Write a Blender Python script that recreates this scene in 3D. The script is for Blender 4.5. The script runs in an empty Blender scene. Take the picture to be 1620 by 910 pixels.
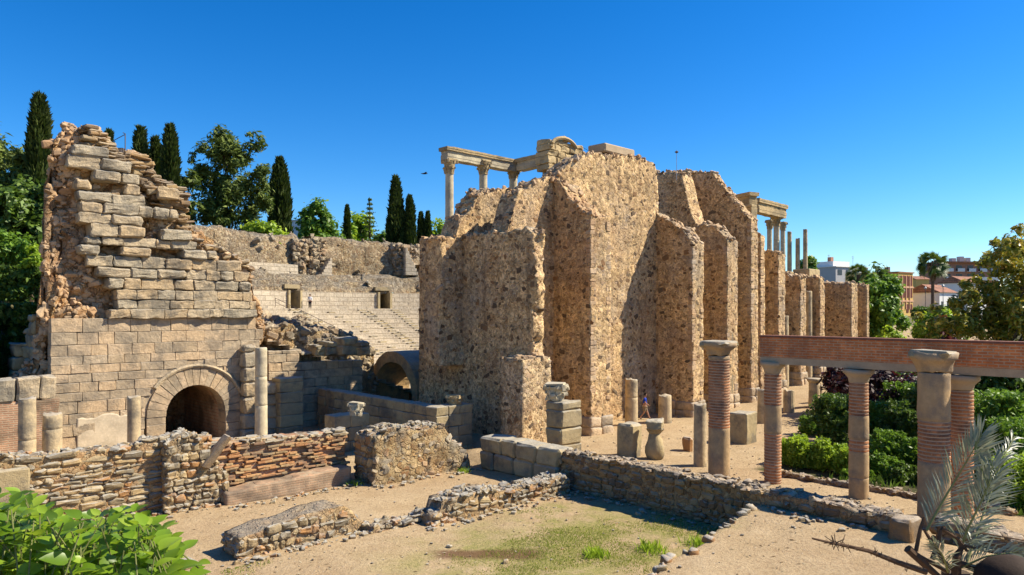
import bpy, bmesh, math, random
import numpy as np
from math import sin, cos, pi, radians

# ------------------------------------------------------------------ camera, sky, sun, exposure
sc = bpy.context.scene
COL = sc.collection
FPX, CX, HY, CZ = 1151.0, 810.0, 492.0, 7.3          # focal length and horizon measured on the photograph
HEAD = math.atan2(.7356, .677)
FW, RT = (cos(HEAD), sin(HEAD)), (sin(HEAD), -cos(HEAD))
cam_d = bpy.data.cameras.new('camera')
cam_d.sensor_width = 36.0
cam_d.lens = FPX/1620*36
cam_d.shift_y = (HY-455)/1620
cam_d.clip_start, cam_d.clip_end = .1, 6000
cam = bpy.data.objects.new('camera', cam_d)
cam.location = (0, 0, CZ)
cam.rotation_euler = (pi/2, 0, HEAD-pi/2)
COL.objects.link(cam)
sc.camera = cam

SUN_EL, SUN_AZ = radians(44), radians(-38)           # azimuth measured from +x (along the stage wall) towards +y
world = bpy.data.worlds.new('World'); sc.world = world
world.use_nodes = True
wn = world.node_tree; wn.nodes.clear()
sky = wn.nodes.new('ShaderNodeTexSky'); sky.sky_type = 'NISHITA'; sky.sun_disc = False
sky.sun_elevation = SUN_EL; sky.sun_rotation = pi/2-SUN_AZ
sky.altitude = 200; sky.air_density = 1.0; sky.dust_density = .25; sky.ozone_density = 6.0
hsv = wn.nodes.new('ShaderNodeHueSaturation'); hsv.inputs['Saturation'].default_value = 1.32
gam = wn.nodes.new('ShaderNodeGamma'); gam.inputs[1].default_value = 1.15
bgn = wn.nodes.new('ShaderNodeBackground'); bgn.inputs[1].default_value = .075
won = wn.nodes.new('ShaderNodeOutputWorld')
wn.links.new(sky.outputs[0], hsv.inputs['Color']); wn.links.new(hsv.outputs[0], gam.inputs[0])
wn.links.new(gam.outputs[0], bgn.inputs[0]); wn.links.new(bgn.outputs[0], won.inputs[0])
sun_d = bpy.data.lights.new('sun', 'SUN'); sun_d.energy = 5.0; sun_d.angle = radians(.5); sun_d.color = (1, .90, .73)
sun = bpy.data.objects.new('sun', sun_d)
sun.rotation_euler = (pi/2-SUN_EL, 0, SUN_AZ+pi/2)
sun.location = (40, -40, 60)
COL.objects.link(sun)
vs = sc.view_settings
vs.view_transform = 'Standard'; vs.look = 'None'; vs.exposure = 0.9; vs.gamma = 1.0; vs.use_curve_mapping = False
sc.cycles.use_denoising = True
sc.cycles.max_bounces = 8; sc.cycles.diffuse_bounces = 4; sc.cycles.transparent_max_bounces = 8
sc.cycles.transmission_bounces = 3; sc.cycles.glossy_bounces = 2
sc.cycles.caustics_reflective = False; sc.cycles.caustics_refractive = False

# ------------------------------------------------------------------ where a line of sight meets a plane
def kk(px): return (px-CX)/FPX
def xy(px, Y):
    k = kk(px); return (Y*(FW[0]+k*RT[0]), Y*(FW[1]+k*RT[1]))
def dep(px, u=None, v=None):
    k = kk(px)
    return u/(FW[0]+k*RT[0]) if u is not None else v/(FW[1]+k*RT[1])
def uv_(px, v): return xy(px, dep(px, v=v))[0]         # u where the sight line crosses plane v
def vu_(px, u): return xy(px, dep(px, u=u))[1]
def zd(py, Y): return CZ-(py-HY)/FPX*Y
def prof_v(pts, v):                                     # pixel outline -> (u list, z list) on the plane v
    us, zs = [], []
    for px, py in pts:
        Y = dep(px, v=v); us.append(xy(px, Y)[0]); zs.append(zd(py, Y))
    return np.array(us), np.array(zs)
def prof_u(pts, u):
    vs_, zs = [], []
    for px, py in pts:
        Y = dep(px, u=u); vs_.append(xy(px, Y)[1]); zs.append(zd(py, Y))
    o = np.argsort(vs_); return np.array(vs_)[o], np.array(zs)[o]

# ------------------------------------------------------------------ noise
def _h(i, j, k, s):
    n = (i*374761393+j*668265263+k*1440662683+s*974634777) & 0xffffffff
    n = ((n ^ (n >> 13))*1274126177) & 0xffffffff
    n = n ^ (n >> 16)
    return (n & 0xffff)/32767.5-1
def vnoise(P, s=0):
    P = np.asarray(P, float); I = np.floor(P).astype(np.int64); f = P-I; f = f*f*(3-2*f)
    r = 0
    for a in (0, 1):
        for b in (0, 1):
            for c in (0, 1):
                w = (f[..., 0] if a else 1-f[..., 0])*(f[..., 1] if b else 1-f[..., 1])*(f[..., 2] if c else 1-f[..., 2])
                r = r+w*_h(I[..., 0]+a, I[..., 1]+b, I[..., 2]+c, s)
    return r
def fbm(P, s=0, o=4, g=.5):
    P = np.asarray(P, float); r = 0; a = 1.
    for k in range(o):
        r = r+a*vnoise(P*2**k+17.3*k, s+k); a *= g
    return r
def n1(x, s=0, o=3):
    x = np.asarray(x, float); return fbm(np.stack([x, x*0+.37, x*0+.71], -1), s, o)
def n2(x, y, s=0, o=3):
    x = np.asarray(x, float); return fbm(np.stack([x, y+x*0, x*0+.37], -1), s, o)

# ------------------------------------------------------------------ objects
def make(name, V, F, mat, parent=None, smooth=False, uvs=None, mats=None, fm=None):
    me = bpy.data.meshes.new(name)
    me.from_pydata([tuple(v) for v in V], [], [tuple(int(i) for i in f) for f in F])
    for m in (mats or [mat]): me.materials.append(m)
    if fm is not None: me.polygons.foreach_set('material_index', np.asarray(fm, np.int32))
    if smooth: me.polygons.foreach_set('use_smooth', np.ones(len(me.polygons), bool))
    if uvs is not None:
        l = me.uv_layers.new(name='UVMap'); l.data.foreach_set('uv', np.asarray(uvs, np.float32).ravel())
    me.validate()
    o = bpy.data.objects.new(name, me); COL.objects.link(o)
    if parent is not None: o.parent = parent
    return o
def quads(name, V, mat, parent=None, smooth=False):      # V: (n,4,3) loose quads
    V = np.asarray(V, np.float32); n = len(V)
    me = bpy.data.meshes.new(name)
    me.vertices.add(n*4); me.vertices.foreach_set('co', V.reshape(-1))
    me.loops.add(n*4); me.loops.foreach_set('vertex_index', np.arange(n*4, dtype=np.int32))
    me.polygons.add(n); me.polygons.foreach_set('loop_start', np.arange(0, n*4, 4, dtype=np.int32))
    me.polygons.foreach_set('loop_total', np.full(n, 4, np.int32))
    me.materials.append(mat); me.update(calc_edges=True)
    if smooth: me.polygons.foreach_set('use_smooth', np.ones(n, bool))
    o = bpy.data.objects.new(name, me); COL.objects.link(o)
    if parent is not None: o.parent = parent
    return o
def tag(o, label=None, cat=None, group=None, kind=None):
    if label: o['label'] = label
    if cat: o['category'] = cat
    if group: o['group'] = group
    if kind: o['kind'] = kind
    return o
def thing(name, label, cat, loc=(0, 0, 0), group=None, rz=0):
    o = bpy.data.objects.new(name, None); COL.objects.link(o)
    o.location = loc; o.rotation_euler = (0, 0, rz); o.empty_display_size = .2
    return tag(o, label, cat, group)
def copy_thing(o, parent=None):
    c = o.copy(); COL.objects.link(c); c.parent = parent
    for ch in o.children: copy_thing(ch, c)
    return c

class S:                                                 # collects shapes, builds ONE mesh
    def __init__(s): s.V, s.F, s.U, s.M = [], [], [], []
    def add(s, V, F, m=0, U=None):
        b = len(s.V); s.V.extend(V)
        for i, f in enumerate(F):
            s.F.append([b+j for j in f]); s.M.append(m if np.isscalar(m) else m[i])
            s.U.extend(U[i] if U is not None else [(0, 0)]*len(f))
        return s
    def build(s, name, mat, parent=None, smooth=False, mats=None):
        return make(name, s.V, s.F, mat, parent, smooth, s.U, mats, s.M if mats else None)
    def worn(s, name, mat, parent=None, cuts=2, amp=.03, freq=2.2, seed=0, smooth=True, rnd=.0):
        """the same stones, each with a weathered uneven surface"""
        bm = bmesh.new(); vv = [bm.verts.new(v) for v in s.V]
        for f in s.F: bm.faces.new([vv[i] for i in f])
        bmesh.ops.subdivide_edges(bm, edges=bm.edges[:], cuts=cuts, use_grid_fill=True, smooth=rnd)
        bm.verts.index_update(); V = np.array([v.co[:] for v in bm.verts]); F = [[v.index for v in f.verts] for f in bm.faces]; bm.free()
        V = V+np.stack([fbm(V*freq+31*q, seed+q*5, 4, .6) for q in range(3)], -1)*amp
        return make(name, V, F, mat, parent, smooth)
    def box(s, c, d, rz=0, m=0):
        V = []
        for i in (-1, 1):
            for j in (-1, 1):
                for k in (-1, 1):
                    x, y = i*d[0]/2, j*d[1]/2
                    V.append((c[0]+x*cos(rz)-y*sin(rz), c[1]+x*sin(rz)+y*cos(rz), c[2]+k*d[2]/2))
        return s.add(V, [(0, 1, 3, 2), (4, 6, 7, 5), (0, 4, 5, 1), (2, 3, 7, 6), (0, 2, 6, 4), (1, 5, 7, 3)], m)
    def tube(s, pts, rad, n=7, m=0, cap=True):
        pts = [np.array(p, float) for p in pts]; V, F = [], []
        rad = [rad]*len(pts) if np.isscalar(rad) else rad
        for i, p in enumerate(pts):
            t = pts[min(i+1, len(pts)-1)]-pts[max(i-1, 0)]; t /= max(np.linalg.norm(t), 1e-9)
            a = np.cross(t, (0, 0, 1)) if abs(t[2]) < .9 else np.cross(t, (1, 0, 0)); a /= np.linalg.norm(a)
            b = np.cross(t, a)
            for k in range(n):
                q = 2*pi*k/n; V.append(p+rad[i]*(cos(q)*a+sin(q)*b))
        for i in range(len(pts)-1):
            for k in range(n):
                F.append((i*n+k, i*n+(k+1) % n, (i+1)*n+(k+1) % n, (i+1)*n+k))
        if cap:
            F.append(tuple(range(n))[::-1]); F.append(tuple((len(pts)-1)*n+k for k in range(n)))
        return s.add(V, F, m)
    def lathe(s, prof, n=24, c=(0, 0, 0), rf=None, m=None, cap=True):  # prof: (r, z); m: material per band
        V, F, U, M = [], [], [], []
        for r, z in prof:
            for k in range(n):
                q = 2*pi*k/n; rr = r*(1 if rf is None else rf(q, z, r))
                V.append((c[0]+rr*cos(q), c[1]+rr*sin(q), c[2]+z))
        for i in range(len(prof)-1):
            r0 = max(p[0] for p in prof)
            for k in range(n):
                F.append((i*n+k, i*n+(k+1) % n, (i+1)*n+(k+1) % n, (i+1)*n+k))
                a, b = 2*pi*k/n*r0, 2*pi*(k+1)/n*r0
                U.append([(a, prof[i][1]), (b, prof[i][1]), (b, prof[i+1][1]), (a, prof[i+1][1])])
                M.append(m[i] if m else 0)
        if cap:
            F.append(tuple(range(n))[::-1]); U.append([(0, 0)]*n); M.append(m[0] if m else 0)
            F.append(tuple((len(prof)-1)*n+k for k in range(n))); U.append([(0, 0)]*n); M.append(m[-1] if m else 0)
        return s.add(V, F, M, U)
    # a stone: box with broken corners and worn edges
    def stone(s, c, d, rz=0, bev=.03, jit=.02, rng=random, m=0, tilt=0):
        h = np.array(d)/2; b = min(bev, .45*min(h)*1.9)
        V = []
        ca, sa = cos(rz), sin(rz)
        for cv, ax in _SV:
            q = np.array([cv[i]*(h[i] if i == ax else h[i]-b) for i in range(3)])
            V.append(q)
        for ci in range(8):
            j = np.array([rng.uniform(-jit, jit) for _ in range(3)])
            for a in range(3): V[ci*3+a] = V[ci*3+a]+j+np.array([rng.uniform(-jit, jit)*.3 for _ in range(3)])
        out = []
        ct, st = cos(tilt), sin(tilt)
        for q in V:
            x, z = q[0]*ct-q[2]*st, q[0]*st+q[2]*ct
            out.append((c[0]+x*ca-q[1]*sa, c[1]+x*sa+q[1]*ca, c[2]+z))
        return s.add(out, _SF, m)
_SV = []
for _c in [(i, j, k) for i in (-1, 1) for j in (-1, 1) for k in (-1, 1)]:
    for _a in range(3): _SV.append((_c, _a))
def _mk():
    idx = {}; n = 0
    for c in [(i, j, k) for i in (-1, 1) for j in (-1, 1) for k in (-1, 1)]:
        for a in range(3): idx[(c, a)] = n; n += 1
    P = [np.array([c[i]*(1. if i == a else .8) for i in range(3)]) for c, a in _SV]
    F = []
    def put(ix):
        ctr = sum(P[i] for i in ix)/len(ix)
        nrm = np.cross(P[ix[1]]-P[ix[0]], P[ix[2]]-P[ix[0]])
        F.append(tuple(ix) if nrm.dot(ctr) > 0 else tuple(ix[::-1]))
    for a in range(3):
        o = [x for x in range(3) if x != a]
        for sg in (-1, 1):
            q = []
            for p, r in ((-1, -1), (1, -1), (1, 1), (-1, 1)):
                c = [0]*3; c[a] = sg; c[o[0]] = p; c[o[1]] = r; q.append(idx[(tuple(c), a)])
            put(q)
        for p in (-1, 1):
            for r in (-1, 1):
                c0 = [0]*3; c0[a] = -1; c0[o[0]] = p; c0[o[1]] = r; c1 = list(c0); c1[a] = 1
                put([idx[(tuple(c0), o[0])], idx[(tuple(c1), o[0])], idx[(tuple(c1), o[1])], idx[(tuple(c0), o[1])]])
    for c in [(i, j, k) for i in (-1, 1) for j in (-1, 1) for k in (-1, 1)]: put([idx[(c, a)] for a in range(3)])
    return F
_SF = _mk()

def ragged(name, u0, u1, v0, v1, z0, top, mat, parent=None, res=.25, amp=.1, fine=.04, seed=0, smooth=True, warp=None, freq=.5):
    """a solid mass with a broken surface; top is a number or a function of (u, v)"""
    tf = top if callable(top) else (lambda u, v: u*0+top)
    uu, vv = np.meshgrid(np.linspace(u0, u1, 9), np.linspace(v0, v1, 9))
    H = max(float(np.max(tf(uu, vv)))-z0, .3)
    nx, ny, nz = [max(2, int(round(abs(L)/res))) for L in (u1-u0, v1-v0, H)]
    idx = -np.ones((nx+1, ny+1, nz+1), int)
    surf = np.zeros_like(idx, bool)
    surf[[0, -1]] = True; surf[:, [0, -1]] = True; surf[:, :, [0, -1]] = True
    ids = np.argwhere(surf); idx[tuple(ids.T)] = np.arange(len(ids))
    a, b, c = ids[:, 0]/nx, ids[:, 1]/ny, ids[:, 2]/nz
    u, v = u0+a*(u1-u0), v0+b*(v1-v0)
    P = np.stack([u, v, z0+c*(tf(u, v)-z0)], -1)
    D = np.stack([fbm(P*freq*2+31*q, seed+q*7, 4) for q in range(3)], -1)*amp
    D += np.stack([vnoise(P*3.7+11*q, seed+q+50) for q in range(3)], -1)*fine
    D[:, 2] *= np.where(c <= 0, 0, 1)
    P = P+D
    if warp is not None: P = warp(P)
    F = []
    def face(A, flip):
        q = np.stack([A[:-1, :-1], A[1:, :-1], A[1:, 1:], A[:-1, 1:]], -1).reshape(-1, 4)
        F.append(q[:, ::-1] if flip else q)
    face(idx[:, :, 0], True); face(idx[:, :, -1], False)
    face(idx[:, 0, :], False); face(idx[:, -1, :], True)
    face(idx[0, :, :], True); face(idx[-1, :, :], False)
    return make(name, P, np.concatenate(F), mat, parent, smooth)

def rough(name, V, F, mat, parent=None, amp=.05, freq=1.5, seed=0, smooth=True):
    V = np.array(V, float)
    V = V+np.stack([fbm(V*freq+31*q, seed+q*5, 3) for q in range(3)], -1)*amp
    return make(name, V, F, mat, parent, smooth)

_TV = np.array([[cv[i]*(1. if i == ax else .72) for i in range(3)] for cv, ax in _SV])
def facing_stones(o, mat, dens=11., size=(.10, .32), depth=.10, dirs=((0, -1, 0), (-1, 0, 0), (0, 0, 1)), seed=0, name='facing_stones', zmin=-9, out=.35):
    """stones bedded in the surface of a built mass; they are one uncountable part of it"""
    me = o.data; n = len(me.polygons); g = np.random.default_rng(seed)
    C = np.empty(n*3, np.float32); N = np.empty(n*3, np.float32); A = np.empty(n, np.float32)
    me.polygons.foreach_get('center', C); me.polygons.foreach_get('normal', N); me.polygons.foreach_get('area', A)
    C, N = C.reshape(-1, 3), N.reshape(-1, 3)
    ok = np.max(N@np.array(dirs, float).T, axis=1) > .45
    ok &= C[:, 2] > zmin
    A = A*ok; m = int(A.sum()*dens)
    if m < 1: return None
    i = g.choice(n, m, p=A/A.sum()); nn = N[i]/np.linalg.norm(N[i], axis=1)[:, None]
    t = np.cross(nn, np.array([.03, .02, 1.])); bad = np.linalg.norm(t, axis=1) < .2; t[bad] = np.cross(nn[bad], np.array([0, 1., 0])); t /= np.linalg.norm(t, axis=1)[:, None]
    bq = np.cross(nn, t); rot = g.normal(size=m)*.35
    t, bq = t*np.cos(rot)[:, None]+bq*np.sin(rot)[:, None], bq*np.cos(rot)[:, None]-t*np.sin(rot)[:, None]
    r0 = np.sqrt(A.sum()/max(1, ok.sum()))
    P = C[i]+t*g.uniform(-.5, .5, (m, 1))*r0*1.1+bq*g.uniform(-.5, .5, (m, 1))*r0*1.1
    s = size[0]+(size[1]-size[0])*g.random(m)**1.8
    ax_, bx_, dx = s*.5*g.uniform(.8, 1.3, m), s*.5*g.uniform(.5, .9, m), depth*g.uniform(.5, 1.3, m)*np.minimum(1, s/.2)
    T = _TV[None]+g.normal(size=(m, 24, 3))*.06
    cj = np.repeat(g.normal(size=(m, 8, 3))*.16, 3, axis=1); T = T+cj
    P = P-nn*(dx*(1-out*2))[:, None]
    V = P[:, None]+T[..., 0:1]*(t*ax_[:, None])[:, None]+T[..., 1:2]*(bq*bx_[:, None])[:, None]+T[..., 2:3]*(nn*dx[:, None])[:, None]
    F = []
    for k in range(m): F += [tuple(k*24+j for j in f) for f in _SF]
    h = make(name, V.reshape(-1, 3), F, mat, o); h['kind'] = 'stuff'
    return h

# ------------------------------------------------------------------ materials
class NT:
    def __init__(s, name, rough=.9, spec=.25):
        s.m = bpy.data.materials.new(name); s.m.use_nodes = True
        s.t = s.m.node_tree; s.b = s.t.nodes['Principled BSDF']; s.out = s.t.nodes['Material Output']
        s.b.inputs['Roughness'].default_value = rough; s.b.inputs['Specular IOR Level'].default_value = spec
    def n(s, typ, out=0, props=None, **ins):
        d = s.t.nodes.new('ShaderNode'+typ)
        for k, v in (props or {}).items(): setattr(d, k, v)
        for k, v in ins.items():
            key = int(k[1:]) if k[0] == '_' else k.replace('_', ' ')
            s.put(d.inputs[key], v)
        return d if out is None else d.outputs[out]
    def put(s, i, v):
        if isinstance(v, bpy.types.NodeSocket): s.t.links.new(v, i)
        elif isinstance(v, (tuple, list)) and len(v) == 3 and i.type == 'RGBA': i.default_value = (*v, 1)
        else: i.default_value = v
    def pos(s): return s.n('TexCoord', 'Object')
    def noise(s, vec, scale, det=4, rough=.55, dist=0): return s.n('TexNoise', 0, Vector=vec, Scale=scale, Detail=det, Roughness=rough, Distortion=dist)
    def vor(s, vec, scale, feat='F1', out=0, rnd=1.): return s.n('TexVoronoi', out, {'feature': feat}, Vector=vec, Scale=scale, Randomness=rnd)
    def ramp(s, fac, stops, interp='LINEAR'):
        d = s.t.nodes.new('ShaderNodeValToRGB'); e = d.color_ramp; e.interpolation = interp
        while len(e.elements) < len(stops): e.elements.new(.5)
        for el, (p, c) in zip(e.elements, stops):
            el.position = p; el.color = (c, c, c, 1) if np.isscalar(c) else (*c, 1)
        s.put(d.inputs[0], fac); return d.outputs[0]
    def mix(s, f, a, b, mode='MIX'):
        d = s.t.nodes.new('ShaderNodeMix'); d.data_type = 'RGBA'; d.blend_type = mode; d.clamp_factor = True
        s.put(d.inputs[0], f); s.put(d.inputs[6], a); s.put(d.inputs[7], b); return d.outputs[2]
    def math(s, op, a, b=0., c=0.):
        d = s.t.nodes.new('ShaderNodeMath'); d.operation = op
        s.put(d.inputs[0], a); s.put(d.inputs[1], b); s.put(d.inputs[2], c); return d.outputs[0]
    def vmath(s, op, a, b): return s.n('VectorMath', 0, {'operation': op}, _0=a, _1=b)
    def sep(s, v, k): return s.n('SeparateXYZ', k, _0=v)
    def warp(s, vec, scale, amt):
        w = s.n('TexNoise', 1, Vector=vec, Scale=scale, Detail=2.)
        return s.vmath('ADD', vec, s.n('VectorMath', 0, {'operation': 'SCALE'}, _0=s.vmath('SUBTRACT', w, (.5, .5, .5)), Scale=amt))
    def island(s): return s.n('NewGeometry', 'Random Per Island')
    def up(s): return s.sep(s.n('NewGeometry', 'Normal'), 2)
    def bump(s, h, dist=.05, strength=1., nrm=None):
        d = s.t.nodes.new('ShaderNodeBump'); d.inputs['Distance'].default_value = dist; d.inputs['Strength'].default_value = strength
        s.put(d.inputs['Height'], h)
        if nrm is not None: s.put(d.inputs['Normal'], nrm)
        return d.outputs[0]
    def done(s, col, nrm=None, rough=None):
        s.put(s.b.inputs['Base Color'], col)
        if nrm is not None: s.put(s.b.inputs['Normal'], nrm)
        if rough is not None: s.put(s.b.inputs['Roughness'], rough)
        return s.m

def warm(c): return (c[0]*.88, c[1]*.82, c[2]*.62)
def m_rubble(name, mortar, stones, scale=3.2, dark=(.06, .035, .022), stain=.5, top=(.24, .22, .18), bd=.07, keep=.45, lich=.0, tint=(.40, .23, .11), grey=(.36, .31, .245)):
    """Roman concrete: stones of many sizes set in lime mortar, in pour layers"""
    mortar = warm(mortar); stones = [(q, warm(c)) for q, c in stones]
    t = NT(name); p = t.pos(); w = t.warp(p, 1.7, .35); w = t.warp(w, 7., .09)
    e1 = t.vor(w, scale, 'DISTANCE_TO_EDGE'); c1 = t.vor(w, scale, 'F1', 1)
    e2 = t.vor(w, scale*2.1, 'DISTANCE_TO_EDGE'); c2 = t.vor(w, scale*2.1, 'F1', 1)
    m1 = t.math('MULTIPLY', t.ramp(e1, [(.03, 0.), (.12, 1.)]), t.ramp(t.sep(c1, 1), [(keep, 1.), (keep+.01, 0.)]))
    m2 = t.math('MULTIPLY', t.ramp(e2, [(.03, 0.), (.12, 1.)]), t.ramp(t.sep(c2, 1), [(.6, 1.), (.61, 0.)]))
    st1 = t.ramp(t.sep(c1, 0), stones, 'CONSTANT'); st2 = t.ramp(t.sep(c2, 0), stones, 'CONSTANT')
    big = t.noise(p, .22, 6, .62); big2 = t.noise(t.vmath('ADD', p, (31., 7., 3.)), .34, 6, .62); med = t.noise(p, 1.6, 6, .68); fin = t.noise(p, 14., 4, .75)
    lay = t.noise(t.vmath('MULTIPLY', p, (.18, .18, 1.5)), 1., 4, .6); vst = t.noise(t.vmath('MULTIPLY', p, (1.6, 1.6, .14)), 1., 5, .65)
    mo = t.mix(t.ramp(med, [(.3, 0.), (.7, 1.)]), tuple(c*.78 for c in mortar), tuple(min(1, c*1.25) for c in mortar))
    col = t.mix(t.math('MULTIPLY', m2, .5), mo, st2); col = t.mix(t.math('MULTIPLY', m1, .6), col, st1)
    col = t.mix(t.ramp(big2, [(.48, 0.), (.66, .55)]), col, tint); col = t.mix(t.ramp(big, [(.50, 0.), (.68, .5)]), col, grey)
    col = t.mix(t.math('MULTIPLY', t.ramp(vst, [(.50, 0.), (.68, 1.)]), stain), col, t.mix(.7, col, dark))
    col = t.mix(t.math('MULTIPLY', t.ramp(lay, [(.52, 0.), (.64, 1.)]), stain*.7), col, t.mix(.5, col, dark))
    col = t.mix(t.ramp(fin, [(.27, .35), (.44, 0.)]), col, dark)
    hol = t.ramp(t.noise(p, 2.9, 4, .6), [(.30, 1.), (.37, 0.)])
    col = t.mix(t.math('MULTIPLY', hol, .45), col, dark)
    if lich: col = t.mix(t.math('MULTIPLY', t.ramp(t.noise(p, .9, 6, .7), [(.5, 0.), (.62, 1.)]), lich), col, (.17, .155, .12))
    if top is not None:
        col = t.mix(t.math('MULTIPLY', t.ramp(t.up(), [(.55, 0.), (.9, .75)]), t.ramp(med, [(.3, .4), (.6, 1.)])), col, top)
    h = t.math('ADD', t.math('MULTIPLY', m1, 1.0), t.math('MULTIPLY', m2, .6))
    h = t.math('ADD', h, t.math('MULTIPLY', med, 1.2)); h = t.math('ADD', h, t.math('MULTIPLY', fin, .5))
    h = t.math('SUBTRACT', h, t.math('MULTIPLY', hol, 1.6))
    return t.done(col, t.bump(h, bd, 1.))

def m_stone(name, cols, lichen=(.12, .11, .09), lam=.6, top=(.34, .32, .28), topamt=.7, scale=1., bd=.02, pit=.5, rough=.9, patch=0.):
    """dressed or field stone; each block its own tone"""
    cols = [warm(c) for c in cols]
    t = NT(name, rough); p = t.pos(); r = t.island()
    n = len(cols); col = t.ramp(r, [(i/n, c) for i, c in enumerate(cols)], 'CONSTANT')
    big = t.noise(p, .7*scale, 5, .62); med = t.noise(p, 3.5*scale, 5, .68); fin = t.noise(p, 22*scale, 3, .7)
    col = t.mix(t.ramp(med, [(.35, .28), (.65, 0.)]), col, tuple(c*.45 for c in cols[0]))
    col = t.mix(t.ramp(med, [(.5, 0.), (.75, .35)]), col, tuple(min(1, c*1.35) for c in cols[-1]))
    col = t.mix(t.math('MULTIPLY', t.ramp(t.math('ADD', big, t.math('MULTIPLY', fin, .18)), [(.56, 0.), (.70, 1.)]), lam), col, lichen)
    if top is not None:
        col = t.mix(t.math('MULTIPLY', t.ramp(t.up(), [(.5, 0.), (.85, topamt)]), t.ramp(med, [(.3, .5), (.6, 1.)])), col, top)
    if patch:                                             # the same stains as the mass the stones sit in
        g1 = t.noise(p, .22, 6, .62); g2 = t.noise(t.vmath('ADD', p, (31., 7., 3.)), .34, 6, .62)
        vst = t.noise(t.vmath('MULTIPLY', p, (1.6, 1.6, .14)), 1., 5, .65); lay = t.noise(t.vmath('MULTIPLY', p, (.18, .18, 1.5)), 1., 4, .6)
        col = t.mix(t.ramp(g2, [(.48, 0.), (.66, patch)]), col, (.40, .23, .11)); col = t.mix(t.ramp(g1, [(.50, 0.), (.68, patch)]), col, (.34, .30, .24))
        col = t.mix(t.ramp(vst, [(.50, 0.), (.68, patch)]), col, t.mix(.6, col, (.06, .04, .025))); col = t.mix(t.ramp(lay, [(.52, 0.), (.64, patch*.7)]), col, t.mix(.5, col, (.06, .04, .025)))
    pt = t.ramp(t.vor(t.warp(p, 5, .1), 16*scale), [(.0, 1.), (.22, 0.)])
    col = t.mix(t.math('MULTIPLY', pt, pit*.5), col, lichen)
    h = t.math('ADD', t.math('MULTIPLY', med, 1.4), t.math('MULTIPLY', fin, .5))
    h = t.math('SUBTRACT', h, t.math('MULTIPLY', pt, pit*.7))
    return t.done(col, t.bump(h, bd, 1.))

def m_brick(name, vec='uv', bw=.29, rh=.075, mortar=.02, c1=(.42, .14, .07), c2=(.30, .09, .045), cm=(.42, .31, .22), stain=(.10, .06, .045), sl=.6):
    t = NT(name, .9); p = t.pos()
    if vec == 'uv': q = t.n('UVMap', 0)
    else:
        x = t.sep(p, {'x': 0, 'y': 1}[vec]); q = t.n('CombineXYZ', 0, _0=x, _1=t.sep(p, 2))
    q = t.warp(q, 1.3, .03)
    d = t.n('TexBrick', None, {'offset': .5}, Vector=q, Color1=c1, Color2=c2, Mortar=cm, Scale=1., Mortar_Size=mortar, Mortar_Smooth=.3, Bias=.0, Brick_Width=bw, Row_Height=rh)
    med = t.noise(p, 2.2, 5, .65); fin = t.noise(p, 18, 3, .7); big = t.noise(p, .7, 4, .6)
    col = t.mix(t.ramp(med, [(.35, .5), (.6, 0.)]), d.outputs[0], tuple(c*.55 for c in c2))
    col = t.mix(t.ramp(med, [(.52, 0.), (.75, .5)]), col, tuple(min(1, c*1.35) for c in c1))
    col = t.mix(t.math('MULTIPLY', t.ramp(t.math('ADD', big, t.math('MULTIPLY', fin, .2)), [(.56, 0.), (.72, 1.)]), sl), col, stain)
    h = t.math('SUBTRACT', t.math('MULTIPLY', t.math('ADD', med, fin), .5), d.outputs[1])
    return t.done(col, t.bump(h, .02, .8))

def m_plain(name, col, rough=.8, spec=.3, var=.25, scale=3., bd=.01, metal=0.):
    t = NT(name, rough, spec); p = t.pos(); n = t.noise(p, scale, 5, .65); f = t.noise(p, scale*9, 3, .6)
    t.b.inputs['Metallic'].default_value = metal
    c = t.mix(t.ramp(n, [(.3, var), (.6, 0.)]), col, tuple(c*.4 for c in col))
    c = t.mix(t.ramp(f, [(.5, 0.), (.8, var)]), c, tuple(min(1, x*1.3) for x in col))
    return t.done(c, t.bump(t.math('ADD', n, t.math('MULTIPLY', f, .4)), bd, .7))

def m_leaf(name, cols, rough=.5, spec=.35, trans=.35, tint=(.25, .4, .03)):
    t = NT(name, rough, spec); r = t.island(); n = len(cols)
    col = t.ramp(r, [((i+.5)/n, c) for i, c in enumerate(cols)])
    p = t.n('NewGeometry', 'Position')
    col = t.mix(t.ramp(t.noise(p, .45, 3), [(.35, .5), (.65, 0.)]), col, cols[0])
    t.put(t.b.inputs['Base Color'], col)
    tr = t.n('BsdfTranslucent', 0, Color=t.mix(.55, col, tint))
    mx = t.n('MixShader', 0, _0=trans, _1=t.b.outputs[0], _2=tr)
    t.t.links.new(mx, t.out.inputs[0]); return t.m
# ------------------------------------------------------------------ materials in use
TAN = [(0, (.52, .38, .24)), (.16, (.34, .20, .10)), (.3, (.20, .11, .06)), (.45, (.60, .47, .33)), (.6, (.42, .27, .14)), (.72, (.27, .15, .08)), (.84, (.48, .40, .31)), (.93, (.30, .13, .06))]
DARK = [(0, (.50, .34, .19)), (.16, (.34, .22, .12)), (.30, (.22, .13, .075)), (.44, (.54, .39, .24)), (.56, (.12, .066, .04)), (.66, (.42, .27, .14)), (.78, (.30, .16, .08)), (.88, (.50, .40, .28))]
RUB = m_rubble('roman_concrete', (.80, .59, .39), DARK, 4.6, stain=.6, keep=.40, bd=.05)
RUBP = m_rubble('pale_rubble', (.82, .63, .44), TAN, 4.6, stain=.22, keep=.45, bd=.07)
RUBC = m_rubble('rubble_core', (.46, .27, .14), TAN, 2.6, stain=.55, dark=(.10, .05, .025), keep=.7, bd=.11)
RUBG = m_rubble('grey_rubble', (.44, .34, .22), TAN, 3.4, stain=.45, keep=.6, dark=(.07, .055, .04), bd=.09, lich=.7)
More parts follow.
